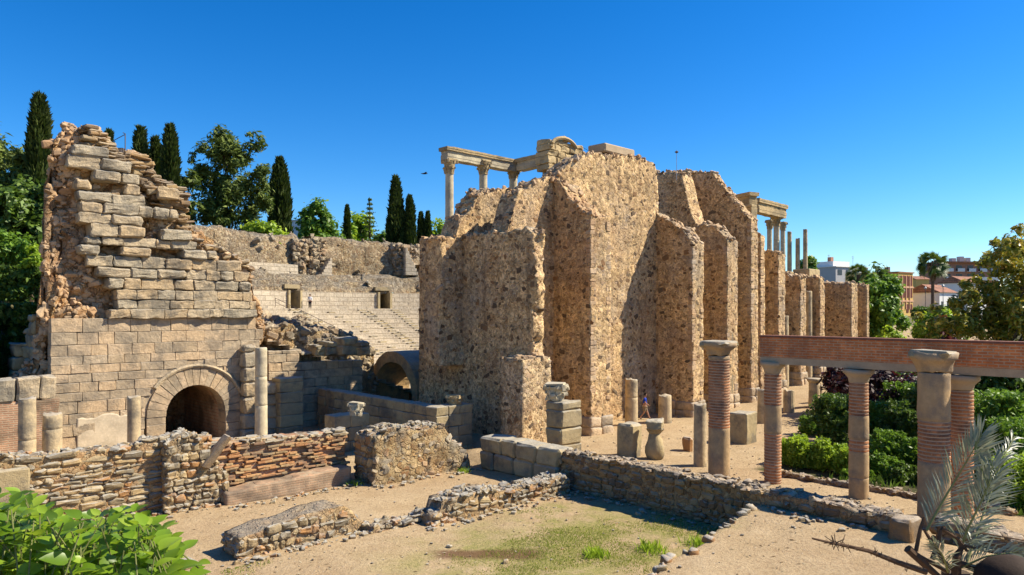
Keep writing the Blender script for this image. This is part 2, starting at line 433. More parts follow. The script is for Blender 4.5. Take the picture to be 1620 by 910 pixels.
RUBF = m_rubble('far_rubble', (.50, .42, .34), TAN, 3.4, tint=(.34, .26, .17), grey=(.30, .27, .225), stain=.95, keep=.6, dark=(.09, .07, .05), bd=.2)
ASH = m_stone('granite_ashlar', [(0.5336, 0.4292, 0.351), (0.6148, 0.4872, 0.403), (0.4872, 0.406, 0.351), (0.6496, 0.4988, 0.39), (0.5568, 0.464, 0.403)], lam=.6, lichen=(.17, .145, .11), bd=.06, scale=1.3)
ASHO = m_stone('weathered_blocks', [(0.546, 0.4664, 0.396), (0.483, 0.4346, 0.396), (0.588, 0.4982, 0.42), (0.441, 0.4028, 0.372), (0.567, 0.4452, 0.336)], lam=.75, bd=.08, scale=1.2)
ASHG = m_stone('grey_granite', [(.42, .35, .25), (.48, .40, .28), (.37, .31, .23)], lam=.75, bd=.035, top=(.36, .35, .31))
FIELD = m_stone('field_stone', [(.44, .33, .21), (.28, .23, .17), (.50, .38, .24), (.36, .30, .23), (.46, .25, .12), (.33, .29, .25), (.54, .44, .31), (.23, .17, .12)], lam=.55, top=(.37, .355, .31), topamt=.85, scale=1.6, bd=.03)
FIELDB = m_stone('brown_field_stone', [(.36, .24, .14), (.25, .17, .11), (.44, .31, .18), (.30, .19, .10), (.42, .33, .23), (.20, .14, .10)], lam=.5, top=(.42, .36, .28), topamt=.8, scale=1.6, bd=.03)
SHAFT = m_stone('granite_shaft', [(.52, .43, .33), (.57, .47, .36)], lam=.7, bd=.03, scale=1.2, top=(.33, .31, .27))
MARB = m_stone('marble', [(.60, .55, .48), (.56, .52, .46), (.64, .58, .50)], lichen=(.20, .17, .13), lam=.55, top=(.42, .38, .3), bd=.02, pit=.25)
MARBT = m_stone('warm_marble', [(.56, .45, .31), (.50, .39, .26)], lichen=(.16, .13, .08), lam=.7, top=(.28, .25, .16), bd=.03)
BRK = m_brick('column_brick', 'uv', .30, .12, .012, c1=(.52, .215, .085), c2=(.42, .165, .065), cm=(.46, .31, .2), sl=.9)
BRKY = m_brick('beam_brick', 'y', .32, .105, .024, c1=(.66, .22, .065), c2=(.52, .155, .05), cm=(.52, .33, .19), sl=.35)
BRKX = m_brick('old_brick', 'x', .42, .10, .03, c1=(.46, .24, .13), c2=(.36, .19, .11), cm=(.42, .32, .21), stain=(.11, .085, .055), sl=.75)
BRKL = m_brick('faded_brick', 'x', .42, .10, .02, c1=(.40, .25, .15), c2=(.34, .235, .15), cm=(.38, .29, .19), stain=(.16, .12, .085), sl=.8)
CONC = m_plain('concrete', (.42, .32, .205), .9, .2, .35, 2.5, .02)
PLAS = m_plain('lime_plaster', (.52, .43, .30), .9, .2, .6, .9, .03)
MORT = m_rubble('wall_mortar', (.40, .29, .185), TAN, 5.0, stain=.5, keep=.6, bd=.04)
IRON = m_plain('rusty_iron', (.10, .075, .06), .6, .4, .3, 5)
STEEL = m_plain('grey_steel', (.35, .36, .37), .45, .5, .1, 5, metal=.7)
BLACK = m_plain('dark_void', (.015, .012, .01), 1, 0, 0)
def m_seat():
    t = NT('seat_stone'); p = t.pos(); x, y, z = t.sep(p, 0), t.sep(p, 1), t.sep(p, 2)
    an = t.math('MULTIPLY', t.math('ARCTAN2', t.math('SUBTRACT', y, 48.), t.math('SUBTRACT', x, 50.)), 38.)
    d = t.n('TexBrick', None, Vector=t.n('CombineXYZ', 0, _0=an, _1=z), Color1=(.55, .46, .33), Color2=(.45, .38, .28), Mortar=(.22, .175, .12), Scale=1., Mortar_Size=.035, Brick_Width=1.4, Row_Height=.57)
    big = t.noise(p, .5, 6, .7); fin = t.noise(p, 3.5, 5, .75)
    c = t.mix(t.ramp(big, [(.45, 0.), (.65, .7)]), d.outputs[0], (.33, .27, .19)); c = t.mix(t.ramp(fin, [(.3, .5), (.5, 0.)]), c, (.24, .19, .13)); c = t.mix(t.ramp(fin, [(.55, 0.), (.75, .5)]), c, (.64, .53, .38))
    return t.done(c, t.bump(t.math('ADD', big, fin), .12, 1.))
SEAT = m_seat()

RST = m_stone('rubble_stones', [(0.689, 0.507, 0.372), (0.629, 0.462, 0.342), (0.555, 0.398, 0.298), (0.719, 0.544, 0.416), (0.599, 0.425, 0.302), (0.436, 0.309, 0.234), (0.659, 0.514, 0.416), (0.644, 0.44, 0.302), (0.495, 0.35, 0.259)], lam=.3, top=None, scale=1.8, bd=.02, patch=.6)
RSTG = m_stone('grey_rubble_stones', [(0.5016, 0.432, 0.36), (0.4332, 0.372, 0.3168), (0.5472, 0.456, 0.3744), (0.3192, 0.276, 0.2448), (0.4788, 0.36, 0.2736), (0.57, 0.516, 0.4608), (0.228, 0.198, 0.18)], lam=.6, top=None, scale=1.0, bd=.03, patch=.55)
DST = m_stone('dark_rubble_stones', [(.15, .10, .07), (.22, .14, .09), (.12, .085, .065), (.28, .16, .09), (.20, .15, .11)], lam=.2, top=None, scale=2, bd=.02)
def ground_h(u, v):
    u = np.asarray(u, float); v = np.asarray(v, float)
    ss = lambda x, a, b: np.clip((x-a)/(b-a), 0, 1)**2*(3-2*np.clip((x-a)/(b-a), 0, 1))
    plaza = np.clip((u-46)*.085, 0, 4.6)+np.clip((u-110)*.02, 0, 1.6)
    wl = 12.0+.143*(u-16.5)+.2*n1(u*.9, 5)
    tr = -.42+0*u
    tr = tr+(1.06-.045*np.clip(22.8-u, 0, 9))*(1-ss(v, wl-.25, wl+.15))
    s = ss(u, 23.4, 23.9)
    h = tr*(1-s)+plaza*s
    h = np.where((v > 30) & (u < 26), -.42, h)
    r = np.hypot(u-50, v-48)
    hill = np.where(r > 43.5, 1., 0.)*ss(v, 46, 58)*(1-ss(u, 70, 110))
    hh = 7.7+2.8*ss(r, 48, 70)+2*ss(v, 90, 200)
    h = h*(1-hill)+np.maximum(h, hh)*hill
    inside = (r < 43.5) & (v > 45)
    h = np.where(inside, -1.0, h)
    return h+.05*n2(u*.35, v*.35, 3)+.02*n2(u*1.7, v*1.7, 4)

def ground_mat():
    t = NT('sandy_ground', .95, .15); p = t.pos(); x, y = t.sep(p, 0), t.sep(p, 1)
    big = t.noise(p, .16, 5, .6); med = t.noise(p, .9, 6, .68); fin = t.noise(p, 9, 5, .75); gr = t.noise(p, 45, 2, .7)
    col = t.mix(t.ramp(med, [(.35, 0.), (.68, 1.)]), (.385, .28, .155), (.49, .37, .22))
    col = t.mix(t.ramp(big, [(.45, 0.), (.7, .5)]), col, (.31, .20, .107))
    col = t.mix(t.ramp(fin, [(.32, .75), (.52, 0.)]), col, (.25, .16, .085))
    col = t.mix(t.ramp(t.noise(p, 2.6, 6, .75), [(.54, 0.), (.72, .55)]), col, (.27, .177, .095))
    col = t.mix(t.ramp(gr, [(.58, 0.), (.75, .5)]), col, (.52, .42, .30))
    peb = t.vor(t.warp(p, 8, .05), 13); pc = t.vor(t.warp(p, 8, .05), 13, 'F1', 1)
    pm = t.math('MULTIPLY', t.ramp(peb, [(.16, 1.), (.24, 0.)]), t.ramp(t.sep(pc, 0), [(.80, 0.), (.82, 1.)]))
    col = t.mix(pm, col, t.mix(t.sep(pc, 1), (.25, .19, .13), (.62, .54, .44)))
    def win(s, a, b, e): return t.math('MULTIPLY', t.math('SMOOTH_MAX', 0, t.math('MINIMUM', t.math('MULTIPLY', t.math('SUBTRACT', s, a), 1/e), 1), .1), t.math('MAXIMUM', 0, t.math('MINIMUM', t.math('MULTIPLY', t.math('SUBTRACT', b, s), 1/e), 1)))
    wob = t.math('MULTIPLY', t.math('SUBTRACT', t.noise(p, .5, 3), .5), 5)
    xx, yy = t.math('ADD', x, wob), t.math('ADD', y, wob)
    # thin dry turf in the sunken court
    g = t.math('MULTIPLY', win(xx, 10.8, 24.0, 3.), win(yy, 12.0, 20.6, 2.))
    g = t.math('MULTIPLY', g, t.ramp(t.noise(p, .75, 6, .7), [(.36, 0.), (.56, 1.)]))
    turf = t.mix(t.ramp(fin, [(.35, 0.), (.65, 1.)]), (.15, .175, .035), (.31, .26, .09))
    col = t.mix(t.math('MULTIPLY', g, .85), col, turf)
    # the earth of the garden beds
    gd = t.math('MULTIPLY', win(t.math('ADD', x, t.math('MULTIPLY', wob, .15)), 30.6, 400, .4), win(t.math('SUBTRACT', t.math('ADD', y, t.math('MULTIPLY', wob, .15)), t.math('MULTIPLY', x, .10)), -300, 14.2, .5))
    soil = t.mix(t.ramp(med, [(.35, 0.), (.65, 1.)]), (.035, .04, .014), (.10, .09, .035))
    col = t.mix(gd, col, soil)
    # the hill behind the theatre is rough grass, its colour darkened to stand for shade
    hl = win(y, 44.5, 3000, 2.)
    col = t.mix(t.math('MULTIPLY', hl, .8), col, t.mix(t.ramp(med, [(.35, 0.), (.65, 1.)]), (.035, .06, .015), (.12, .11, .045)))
    px_, py_ = t.math('SUBTRACT', x, 15.1), t.math('SUBTRACT', y, 17.5)
    sx = t.math('SUBTRACT', t.math('MULTIPLY', px_, .7356), t.math('MULTIPLY', py_, .6775)); sy = t.math('ADD', t.math('MULTIPLY', px_, .6775), t.math('MULTIPLY', py_, .7356))
    dk = t.math('MULTIPLY', win(t.math('ADD', sx, t.math('MULTIPLY', wob, .15)), -1.9, 1.9, .5), win(t.math('ADD', sy, t.math('MULTIPLY', wob, .15)), -.55, .6, .3))
    col = t.mix(t.math('MULTIPLY', dk, .85), col, (.13, .065, .035))
    h = t.math('ADD', t.math('MULTIPLY', t.math('ADD', fin, med), 1.2), t.math('ADD', t.math('MULTIPLY', gr, .4), t.math('MULTIPLY', pm, .8)))
    return t.done(col, t.bump(h, .045, 1.))
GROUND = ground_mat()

def lines(segs):
    L = []
    for a, b, st in segs: L += list(np.arange(a, b, st))
    return np.array(L)
gu = lines([(-2500, -200, 400), (-200, -20, 20), (-20, 4, 2), (4, 50, .4), (50, 120, 1.5), (120, 300, 12), (300, 3001, 450)])
gv = lines([(-2500, -200, 400), (-200, -20, 20), (-20, 4, 2), (4, 8, .6), (8, 11, .4), (11, 13.6, .1), (13.6, 33.6, .4), (33.6, 62, .7), (62, 130, 2), (130, 300, 12), (300, 3001, 450)])
GU, GV = np.meshgrid(gu, gv, indexing='ij')
GZ = ground_h(GU, GV)
ii = np.arange(GU.size).reshape(GU.shape)
gf = np.stack([ii[:-1, :-1], ii[1:, :-1], ii[1:, 1:], ii[:-1, 1:]], -1).reshape(-1, 4)
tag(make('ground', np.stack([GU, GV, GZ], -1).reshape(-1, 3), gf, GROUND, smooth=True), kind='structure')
def gh(u, v): return float(ground_h(np.array([u]), np.array([v]))[0])
# the raised lookout the picture is taken from
lo = S()
lo.box((-4.5, -4.2, 2.2), (12, 12, 7.0), HEAD-pi/2)
tag(lo.build('lookout_terrace', CONC), kind='structure')

# ------------------------------------------------------------------ the stage building
stage = thing('stage_building', 'ruined Roman stage building of brown rubble with a row of tall buttresses', 'ruin', (40, 31, 0))
VB, VO = 31.3, 28.3                                       # rear wall plane and buttress front plane
STAGE_MASSES = []
def edge(x, s, a=.25, f=1.1): return a*n1(np.asarray(x)*f, s)
def end_break(P):                                         # the outer corner has lost its facing above the pilaster
    k = np.clip((VO+.9-P[:, 1])/.9, 0, 1)*np.clip((P[:, 2]-4.5)/.5, 0, 1); P[:, 1] += k*(.22+.3*n2(P[:, 2]*1.4, P[:, 0], 7)); return P
# end wall across the line of sight, flat-topped
u1 = uv_(848, VO); u1b = uv_(862, VO)
ragged('end_wall', u1, u1b+.1, VO, vu_(663, u1), -1.4, lambda u, v: 11.9+edge(v, 3, .18)+edge(v*4, 4, .14)-.5*np.clip((VO+.7-v)/.7, 0, 1), RUB, stage, res=.17, amp=.05, fine=.03, seed=3, warp=end_break)
lowp = S(); ul = uv_(828, VO-.25)
zc = -1.3; rg = random.Random(5)
ragged('end_pilaster', ul-.1, u1b+.22, VO-.2, VO+1.5, -1.4, lambda u, v: 4.75+0*u, RUBP, stage, res=.25, amp=.05, fine=.03, seed=6)
# rear wall, three lengths
pa_u, pa_z = prof_v([(718, 380), (728, 350), (742, 335), (752, 312), (760, 304), (800, 300), (812, 305)], 34.6)
ragged('rear_wall', pa_u[0]-1, pa_u[-1]+1.5, 34.6, 36.2, 4, lambda u, v: np.interp(u, pa_u, pa_z)+edge(u*2, 8, .18)+edge(v*2, 9, .1), RUB, stage, res=.2, amp=.10, fine=.05, seed=9)
pb_u, pb_z = prof_v([(800, 375), (808, 345), (815, 318), (822, 305), (850, 287), (866, 280), (880, 284), (893, 268), (903, 255), (925, 249), (940, 245), (1000, 247), (1030, 256), (1038, 268), (1045, 285), (1060, 300)], VB)
ragged('rear_wall', pb_u[0], uv_(1041, VB), VB, VB+1.6, -1, lambda u, v: np.interp(u, pb_u, pb_z)+edge(u*2.2, 11, .22)+edge(v*2, 9, .1)+edge(u*7, 12, .06), RUB, stage, res=.2, amp=.06, fine=.035, seed=12)
ragged('rear_wall', uv_(1041, VB), 72.6, VB, VB+1.4, -1, lambda u, v: 12.4-np.clip(u-47, 0, 30)*.12+edge(u*2, 14, .2), RUBP, stage, res=.3, amp=.10, fine=.05, seed=15)
# buttresses: (left px, right px at the front, outline of the flank, back plane)
def buttress(pl, pr, outline, vback=VB+.3, mat=RUB, vf=VO, seed=0, foot=True, amp=.08):
    ua, ub = uv_(pl, vf), uv_(pr, vf)
    pv, pz = prof_u(outline, ua)
    g = gh(ua, vf)
    o = ragged('buttress', ua, ub, vf, vback, g-.3, lambda u, v: np.interp(v, pv, pz)+edge(v*2.5, seed+1, .16)+edge(u*2, seed+2, .1)+edge(v*7, seed+4, .10), mat, stage, res=.17, amp=amp*.55, fine=.03, seed=seed)
    q = S(); r = random.Random(seed+9); z = g+1.0; ztop = float(np.interp(vf, pv, pz))
    while z < ztop-.5:
        h = r.uniform(.18, .34)
        if r.random() < .8:
            l = r.uniform(.3, .6); q.stone((ua+l/2-.012, vf+.16, z+h/2), (l, .36, h-.02), 0, .025, .02, r)
            if ub-ua > .9 and r.random() < .5: q.stone((ub-.2, vf+.16, z+h/2), (.42, .36, h-.02), 0, .025, .02, r)
        z += h
    tag(q.worn('corner_stones', RST, o, 1, .02, 4, seed, False), kind='stuff')
    if foot:
        f = S(); r = random.Random(seed)
        zz = g-.2
        for rw in range(2):
            hh = .62
            for q in range(2):
                w = (ub-ua+.3)/2
                f.stone((ua-.15+w*(q+.5), vf+.28, zz+hh/2), (w-.02, .9-.1*rw, hh-.02), 0, .06, .04, r)
            for q in range(3):
                f.stone((ua+.12, vf+.9+q*.8, zz+hh/2), (.6-.1*rw, .78, hh-.02), 0, .06, .04, r)
            zz += hh
        f.worn('footing', ASH, o, 2, .05, 2, seed)
    return o
buttress(934, 966, [(932, 341), (920, 335), (908, 322), (901, 316), (892, 300), (883, 290), (878, 287), (870, 287)], seed=21)
buttress(1095, 1113, [(1095, 384), (1088, 372), (1075, 362), (1060, 352), (1048, 345), (1040, 342), (1030, 340)], seed=25)
buttress(1150, 1167, [(1151, 381), (1140, 368), (1129, 357), (1104, 356), (1099, 350), (1094, 338), (1088, 318), (1083, 290), (1078, 274), (1040, 272), (1000, 272)], vback=37, seed=29)
buttress(1188, 1199, [(1192, 350), (1186, 342), (1178, 336), (1168, 325), (1160, 315), (1152, 304), (1140, 294), (1134, 282), (1127, 273), (1100, 272), (1060, 272)], vback=37, seed=33)
buttress(1203, 1210, [(1206, 375), (1195, 368), (1180, 366)], seed=35, foot=False)
buttress(1231, 1242, [(1232, 399), (1200, 397)], seed=37)
buttress(1266, 1275, [(1266, 436), (1240, 434)], seed=41)
buttress(1297, 1304.5, [(1298, 437), (1270, 436)], seed=45)
buttress(1347, 1356.5, [(1348, 447), (1340, 448), (1300, 448)], seed=49)
buttress(1371, 1375, [(1371, 451), (1350, 451)], seed=53)
# cap slab on the highest stretch, and the floor of the upper stage
for k, o in enumerate([x for x in stage.children if x.type == 'MESH']):
    facing_stones(o, RST, 10. if o.name.startswith(('rear', 'end')) else 9., (.06, .22), .030, seed=100+k, zmin=-1.2, out=.2)
    facing_stones(o, DST, 1.5, (.16, .40), .035, seed=200+k, name='dark_stones', zmin=-1.2, out=.2)
    facing_stones(o, RST, 9., (.15, .42), .14, dirs=((0, 0, 1),), seed=300+k, name='crest_stones', zmin=3, out=.5)
cs = S(); c0 = xy(968, dep(968, v=32.3))
cs.stone((c0[0]+.2, 32.5, zd(246, dep(968, v=32.4))+.25), (3.3, 1.6, .6), .0, .08, .05, random.Random(4))
cs.build('coping_slab', CONC, stage)
pf = S(); pf.box((61, 37.3, 4.5), (56, 8.0, 11.4)); pf.build('stage_floor', RUBP, stage)
for (px, py0, py1, w) in [(1250, 430, 452, 3.2), (1284, 426, 445, 4.0)]:
    s = S(); Y = 66; p = xy(px, Y); s.stone((p[0], p[1]+.5, zd((py0+py1)/2, Y)), (2.2, 1.6, (py1-py0)/FPX*Y), 0, .06, .04, random.Random(px))
    s.build('upper_pedestal', MARBT, stage)

# ------------------------------------------------------------------ the ruined end tower of the seating, with its arched entrance
tower = thing('theatre_tower', 'tall ruined stone tower of stepped ashlar blocks with an arched entrance at its foot', 'ruin', (13, 44, 0))
VT = 43.0
sky_pts = [(60, 560), (66, 480), (70, 380), (73, 300), (75, 240), (80, 225), (92, 222), (97, 207), (112, 203), (128, 207), (140, 208), (152, 216), (160, 226), (170, 238), (182, 250), (200, 250), (218, 253), (224, 264), (232, 274), (245, 288), (262, 296), (276, 304), (284, 314), (286, 350), (300, 365), (316, 392), (345, 400), (380, 418), (392, 430), (396, 470), (410, 484), (425, 500)]
tu, tz = prof_v(sky_pts, 44.2)
ttop = lambda u, v: np.interp(u, tu, tz)+edge(u*1.6, 61, .28)+edge(v*1.3, 62, .35)+edge(u*5, 63, .1)-.12*np.clip(v-45, 0, 9)
ua, ub = uv_(262, VT), uv_(356, VT); UC, RA = (ua+ub)/2, (ub-ua)/2
ZS = zd(609, dep(309, v=VT))-RA                           # springing of the arch
def tw(P):                                                # eroded left flank
    z = P[:, 2]; k = np.clip((9.2-P[:, 0])/1.6, 0, 1)
    P[:, 0] += np.clip((11.5-P[:, 0])/4, 0, 1)*(P[:, 1]-43.75)*.34*np.clip((P[:, 2]-2)/5, .25, 1)
    P[:, 0] += k*((.5*n2(z*.8, P[:, 1]*.7, 66)+.25*n2(z*2.2, P[:, 1]*1.6, 67))-.5*np.clip((6-z)/6, 0, 1)*np.clip((P[:, 1]-45)/3, 0, 1)); return P
ragged('rubble_core', 7.15, ua-.25, 43.75, 50, -1, ttop, RUBC, tower, res=.22, amp=.38, fine=.10, seed=65, warp=tw)
ragged('rubble_core', ua-.5, ub+.5, 43.8, 50, ZS+RA+.35, ttop, RUBC, tower, res=.22, amp=.25, fine=.08, seed=67)
ragged('rubble_core', ub+.25, uv_(412, 44), 43.8, 50, -1, ttop, RUBC, tower, res=.22, amp=.2, fine=.08, seed=69)
for k, o in enumerate([x for x in tower.children if x.name.startswith('rubble_core')]):
    facing_stones(o, RST, 13., (.10, .42), .10, seed=500+k, zmin=-.5)
    facing_stones(o, RST, 6., (.2, .6), .15, dirs=((0, 0, 1), (-1, 0, 0)), seed=520+k, name='crest_stones', zmin=6, out=.5)
ragged('rear_shade_mass', 10.6, 18.5, 49.8, 57, -1, lambda u, v: 15-.35*(u-10.6)+edge(u*2, 74, .3)+0*v, RUBC, tower, res=.4, amp=.25, fine=.1, seed=75)  # unseen mass added behind the tower to cast shade on the left slope
# dark stepped footing blocks along the hidden flank
fb = S(); r = random.Random(12)
for k, (px, y0, Y) in enumerate([(73, 500, 42), (66, 520, 43), (60, 545, 44), (40, 545, 45)]):
    p = xy(px, Y); top = zd(y0, Y); z = -.8
    while z < top:
        h = min(.75, top-z+.05)
        fb.stone((p[0]+r.uniform(-.1, .1), p[1], z+h/2), (1.3+r.uniform(-.1, .3), 1.8, h-.03), 0, .08, .05, r); z += h
fb.worn('flank_blocks', ASHG, tower, 2, .08, 2, 7)
# courses of cut blocks
left = [(507, 80), (500, 178), (470, 184), (445, 172), (420, 138), (395, 128), (370, 140), (350, 122), (325, 118), (300, 117), (270, 112), (240, 108)]
right = [(720, 392), (510, 412), (480, 408), (470, 392), (430, 392), (415, 382), (400, 330), (380, 298), (345, 286), (310, 284), (300, 262), (285, 232), (262, 208), (250, 178), (235, 160)]
Lz = np.array([zd(y, dep(x, v=VT)) for y, x in left]); Lu = np.array([uv_(x, VT) for y, x in left])
Rz = np.array([zd(y, dep(x, v=VT)) for y, x in right]); Ru = np.array([uv_(x, VT) for y, x in right])
bl, br_ = S(), S(); r = random.Random(77); z = -1.0
RO = RA+1.02
while z < 15.4:
    low = z < 6.6
    h = r.choice([.46, .52, .58, .64, .72]) if low else r.choice([.5, .56, .62])
    zc = z+h/2
    uL = np.interp(zc, Lz, Lu) if zc > Lz[0] else Lu[0]
    uR = np.interp(zc, Rz, Ru)
    if zc > Lz[0]: uL += r.uniform(-.25, .25)
    uR += r.uniform(-.3, .3)
    u = uL; header = (not low) and r.random() < .45
    while u < uR-.25:
        w = min(r.uniform(.75, 1.5) if low else r.uniform(.7, 1.75), uR-u)
        if uR-u-w < .35: w = uR-u
        cu = u+w/2
        u += w
        pieces = [(cu, w)]
        if zc < ZS+RO+.35:                                 # cut round the arch ring
            ro = RO+.05 if zc > ZS else RO+.05
            hw = math.sqrt(max(ro*ro-max(zc-h*.4-ZS, 0)**2, 0)) if zc-h*.4 > ZS else ro
            if zc-h*.4 > ZS+ro: hw = 0
            a, b = UC-hw, UC+hw; pieces = []
            x0, x1 = cu-w/2, cu+w/2
            if hw == 0 or x1 <= a or x0 >= b: pieces = [(cu, w)]
            else:
                if a-x0 > .12: pieces.append(((x0+a)/2, a-x0))
                if x1-b > .12: pieces.append(((x1+b)/2, x1-b))
        for pc, pw in pieces:
            if low:
                bl.stone((pc, VT+.4+r.uniform(-.02, .02), zc), (pw-.012, .8, h-.012), 0, .02, .012, r)
            else:
                if zc > 9.8 and r.random() < (.16 if zc < 13 else .3): continue
                ex = (.16 if header else 0)+r.uniform(-.07, .08)*(1 if zc > 8.5 else .4)
                rr = r.uniform(.04, .10) if zc > 8.2 else .035
                br_.stone((pc, VT+.45-ex, zc), (pw-.015, 1.1, h-.008+r.uniform(-.05, .02)), r.uniform(-.025, .025), rr, .04 if zc > 8.2 else .02, r, tilt=r.uniform(-.02, .02))
    z += h
bl.worn('ashlar_facing', ASH, tower, 1, .02, 2.5, 3, False); br_.worn('stepped_blocks', ASHO, tower, 3, .05, 3.6, 5, False)
# the broken top is thin courses of slabs
sl = S(); r = random.Random(31)
for k in range(420):
    u = r.uniform(9.5, 14.6); zt = float(np.interp(u, tu, tz)); zz = zt-abs(r.gauss(0, .9))+.1
    if zz < 11.5: continue
    sl.stone((u, 43.75+r.uniform(-.35, .35), zz), (r.uniform(.3, .9), r.uniform(.4, .8), r.uniform(.1, .26)), r.uniform(-.3, .3), .05, .04, r, tilt=r.uniform(-.12, .12))
for k in range(160):
    u = r.uniform(9.5, 18.5); zt = float(np.interp(u, tu, tz))
    sl.stone((u, r.uniform(43.6, 46), zt+r.uniform(-.15, .2)), (r.uniform(.3, .8), r.uniform(.3, .8), r.uniform(.12, .3)), r.uniform(-.5, .5), .06, .05, r, tilt=r.uniform(-.2, .2))
tag(sl.worn('broken_slabs', FIELDB, tower, 1, .03, 4, 6, False), kind='stuff')
# arch ring, moulding and vault
vo = S(); r = random.Random(8); nv = 17
for k in range(nv):
    a0, a1 = pi*k/nv+.006, pi*(k+1)/nv-.006
    R1 = RO-.02; V = []
    for vv in (VT-.06+r.uniform(-.02, .02), VT+1.1):
        for a, rr in ((a0, RA), (a1, RA), (a1, R1), (a0, R1)): V.append((UC+rr*cos(a), vv, ZS+rr*sin(a)))
    vo.add(V, [(0, 1, 2, 3), (7, 6, 5, 4), (0, 4, 5, 1), (1, 5, 6, 2), (2, 6, 7, 3), (3, 7, 4, 0)])
for k in range(14):                                       # fill above the ring
    a0, a1 = pi*k/14, pi*(k+1)/14; V = []
    for vv in (VT+.05, VT+1.0):
        for a, rr in ((a0, RO-.03), (a1, RO-.03), (a1, RO+.75), (a0, RO+.75)): V.append((UC+rr*cos(a), vv, ZS+rr*sin(a)))
    vo.add(V, [(0, 1, 2, 3), (0, 4, 5, 1), (1, 5, 6, 2), (2, 6, 7, 3), (3, 7, 4, 0)])
vo.build('arch_ring', ASH, tower)
hm = S(); pts = [(UC+(RO+.09)*cos(a), VT-.08, ZS+(RO+.09)*sin(a)) for a in np.linspace(.12*pi, .80*pi, 26)]
hm.tube(pts, [.10+.03*abs(sin(i*2.3)) for i in range(26)], 6); hm.build('hood_moulding', ASHO, tower)
for sgn in (-1, 1):
  jb = S(); z = -1.0
  while z < ZS-.01:
        h = min(r.choice([.5, .6, .7]), ZS-z)
        jb.stone((UC+sgn*(RA+.51), VT+.52, z+h/2), (1.0, 1.14, h-.012), 0, .02, .01, r)
        z += h
  jb.build('arch_jamb', ASH, tower)
vt = S(); na = 20; V, F = [], []
for j, vv in enumerate((VT+1.0, VT+8.5)):
    V.append((UC+RA, vv, -1)); 
    for k in range(na+1): V.append((UC+(RA+.015)*cos(pi*k/na), vv, ZS+(RA+.015)*sin(pi*k/na)))
    V.append((UC-RA, vv, -1))
n = na+3
for k in range(n-1): F.append((k, k+1, n+k+1, n+k))
F.append(tuple(range(n, 2*n)))
vt.add(V, F); vt.build('passage_vault', BRKX, tower)
ps = ragged('plaster_patch', uv_(122, 42.9), uv_(206, 42.9), VT-.02, VT+.3, -1, lambda u, v: zd(660, 38)+.35*n1(u*.7, 71)+.07*n1(u*6, 73)+0*v, PLAS, tower, res=.10, amp=.02, fine=.008, seed=72)
# ------------------------------------------------------------------ the seating of the theatre
seat = thing('theatre_seating', 'semicircular stone seating of the Roman theatre rising to broken rubble walls', 'ruin', (50, 60, 0))
SC = (50., 48.)
def polar(r, a): return (SC[0]+r*cos(a), SC[1]+r*sin(a))
def ring(name, prof, a0, a1, mat, da=1.0, amp=0., seed=0, parent=seat, smooth=False, topn=0., res=.6):
    """sweep an (r, z) outline about the centre of the orchestra"""
    P = [prof[0]]
    for q in prof[1:]:
        L = math.hypot(q[0]-P[-1][0], q[1]-P[-1][1]); n = max(1, int(L/res)) if amp else 1
        p0 = P[-1]
        for k in range(1, n+1): P.append((p0[0]+(q[0]-p0[0])*k/n, p0[1]+(q[1]-p0[1])*k/n))
    A = np.radians(np.arange(a0, a1+.001, da)); P = np.array(P)
    r, a = np.meshgrid(P[:, 0], A, indexing='ij'); z = np.meshgrid(P[:, 1], A, indexing='ij')[0]
    V = np.stack([SC[0]+r*np.cos(a), SC[1]+r*np.sin(a), z], -1)
    if amp: V = V+np.stack([fbm(V*.55+31*q, seed+q*5, 4) for q in range(3)], -1)*amp
    if topn:
        hi = np.clip((z-z.min())/(z.max()-z.min()), 0, 1); V[..., 2] += topn*hi*n2(a*12, r*.3, seed+9)
    nr, nn = r.shape; i = np.arange(nr*nn).reshape(nr, nn)
    F = np.stack([i[:-1, :-1], i[:-1, 1:], i[1:, 1:], i[1:, :-1]], -1).reshape(-1, 4)
    return make(name, V.reshape(-1, 3), F, mat, parent, smooth)
pr = [(15, -.6)]; N = 26
for k in range(N):
    r0 = 15.6+k*.8; z1 = .2+(k+1)*.285
    pr += [(r0, pr[-1][1]), (r0, z1)]
pr += [(37.9, 7.61)]
ring('seat_tiers', pr, 55, 186, SEAT, 1.5)
r = random.Random(3)                            # radial flights of half steps
for a in (82, 90, 98.4, 107):
    st = S()
    for k in range(2, N):
        z = .2+k*.285; rr = 15.6+k*.8
        if a == 98.4 and k % 2: continue
        p = polar(rr-.22, radians(a)); st.stone((p[0], p[1], z+.07), (.44, .95, .15), radians(a), .01, .005, r)
        if a in (90, 107) and r.random() < .75:
            p = polar(rr-.15, radians(a-1.1)); st.stone((p[0], p[1], z+.12), (.5, .35, .28), radians(a), .03, .02, r)
    st.build('stair_flight', ASHG, seat)
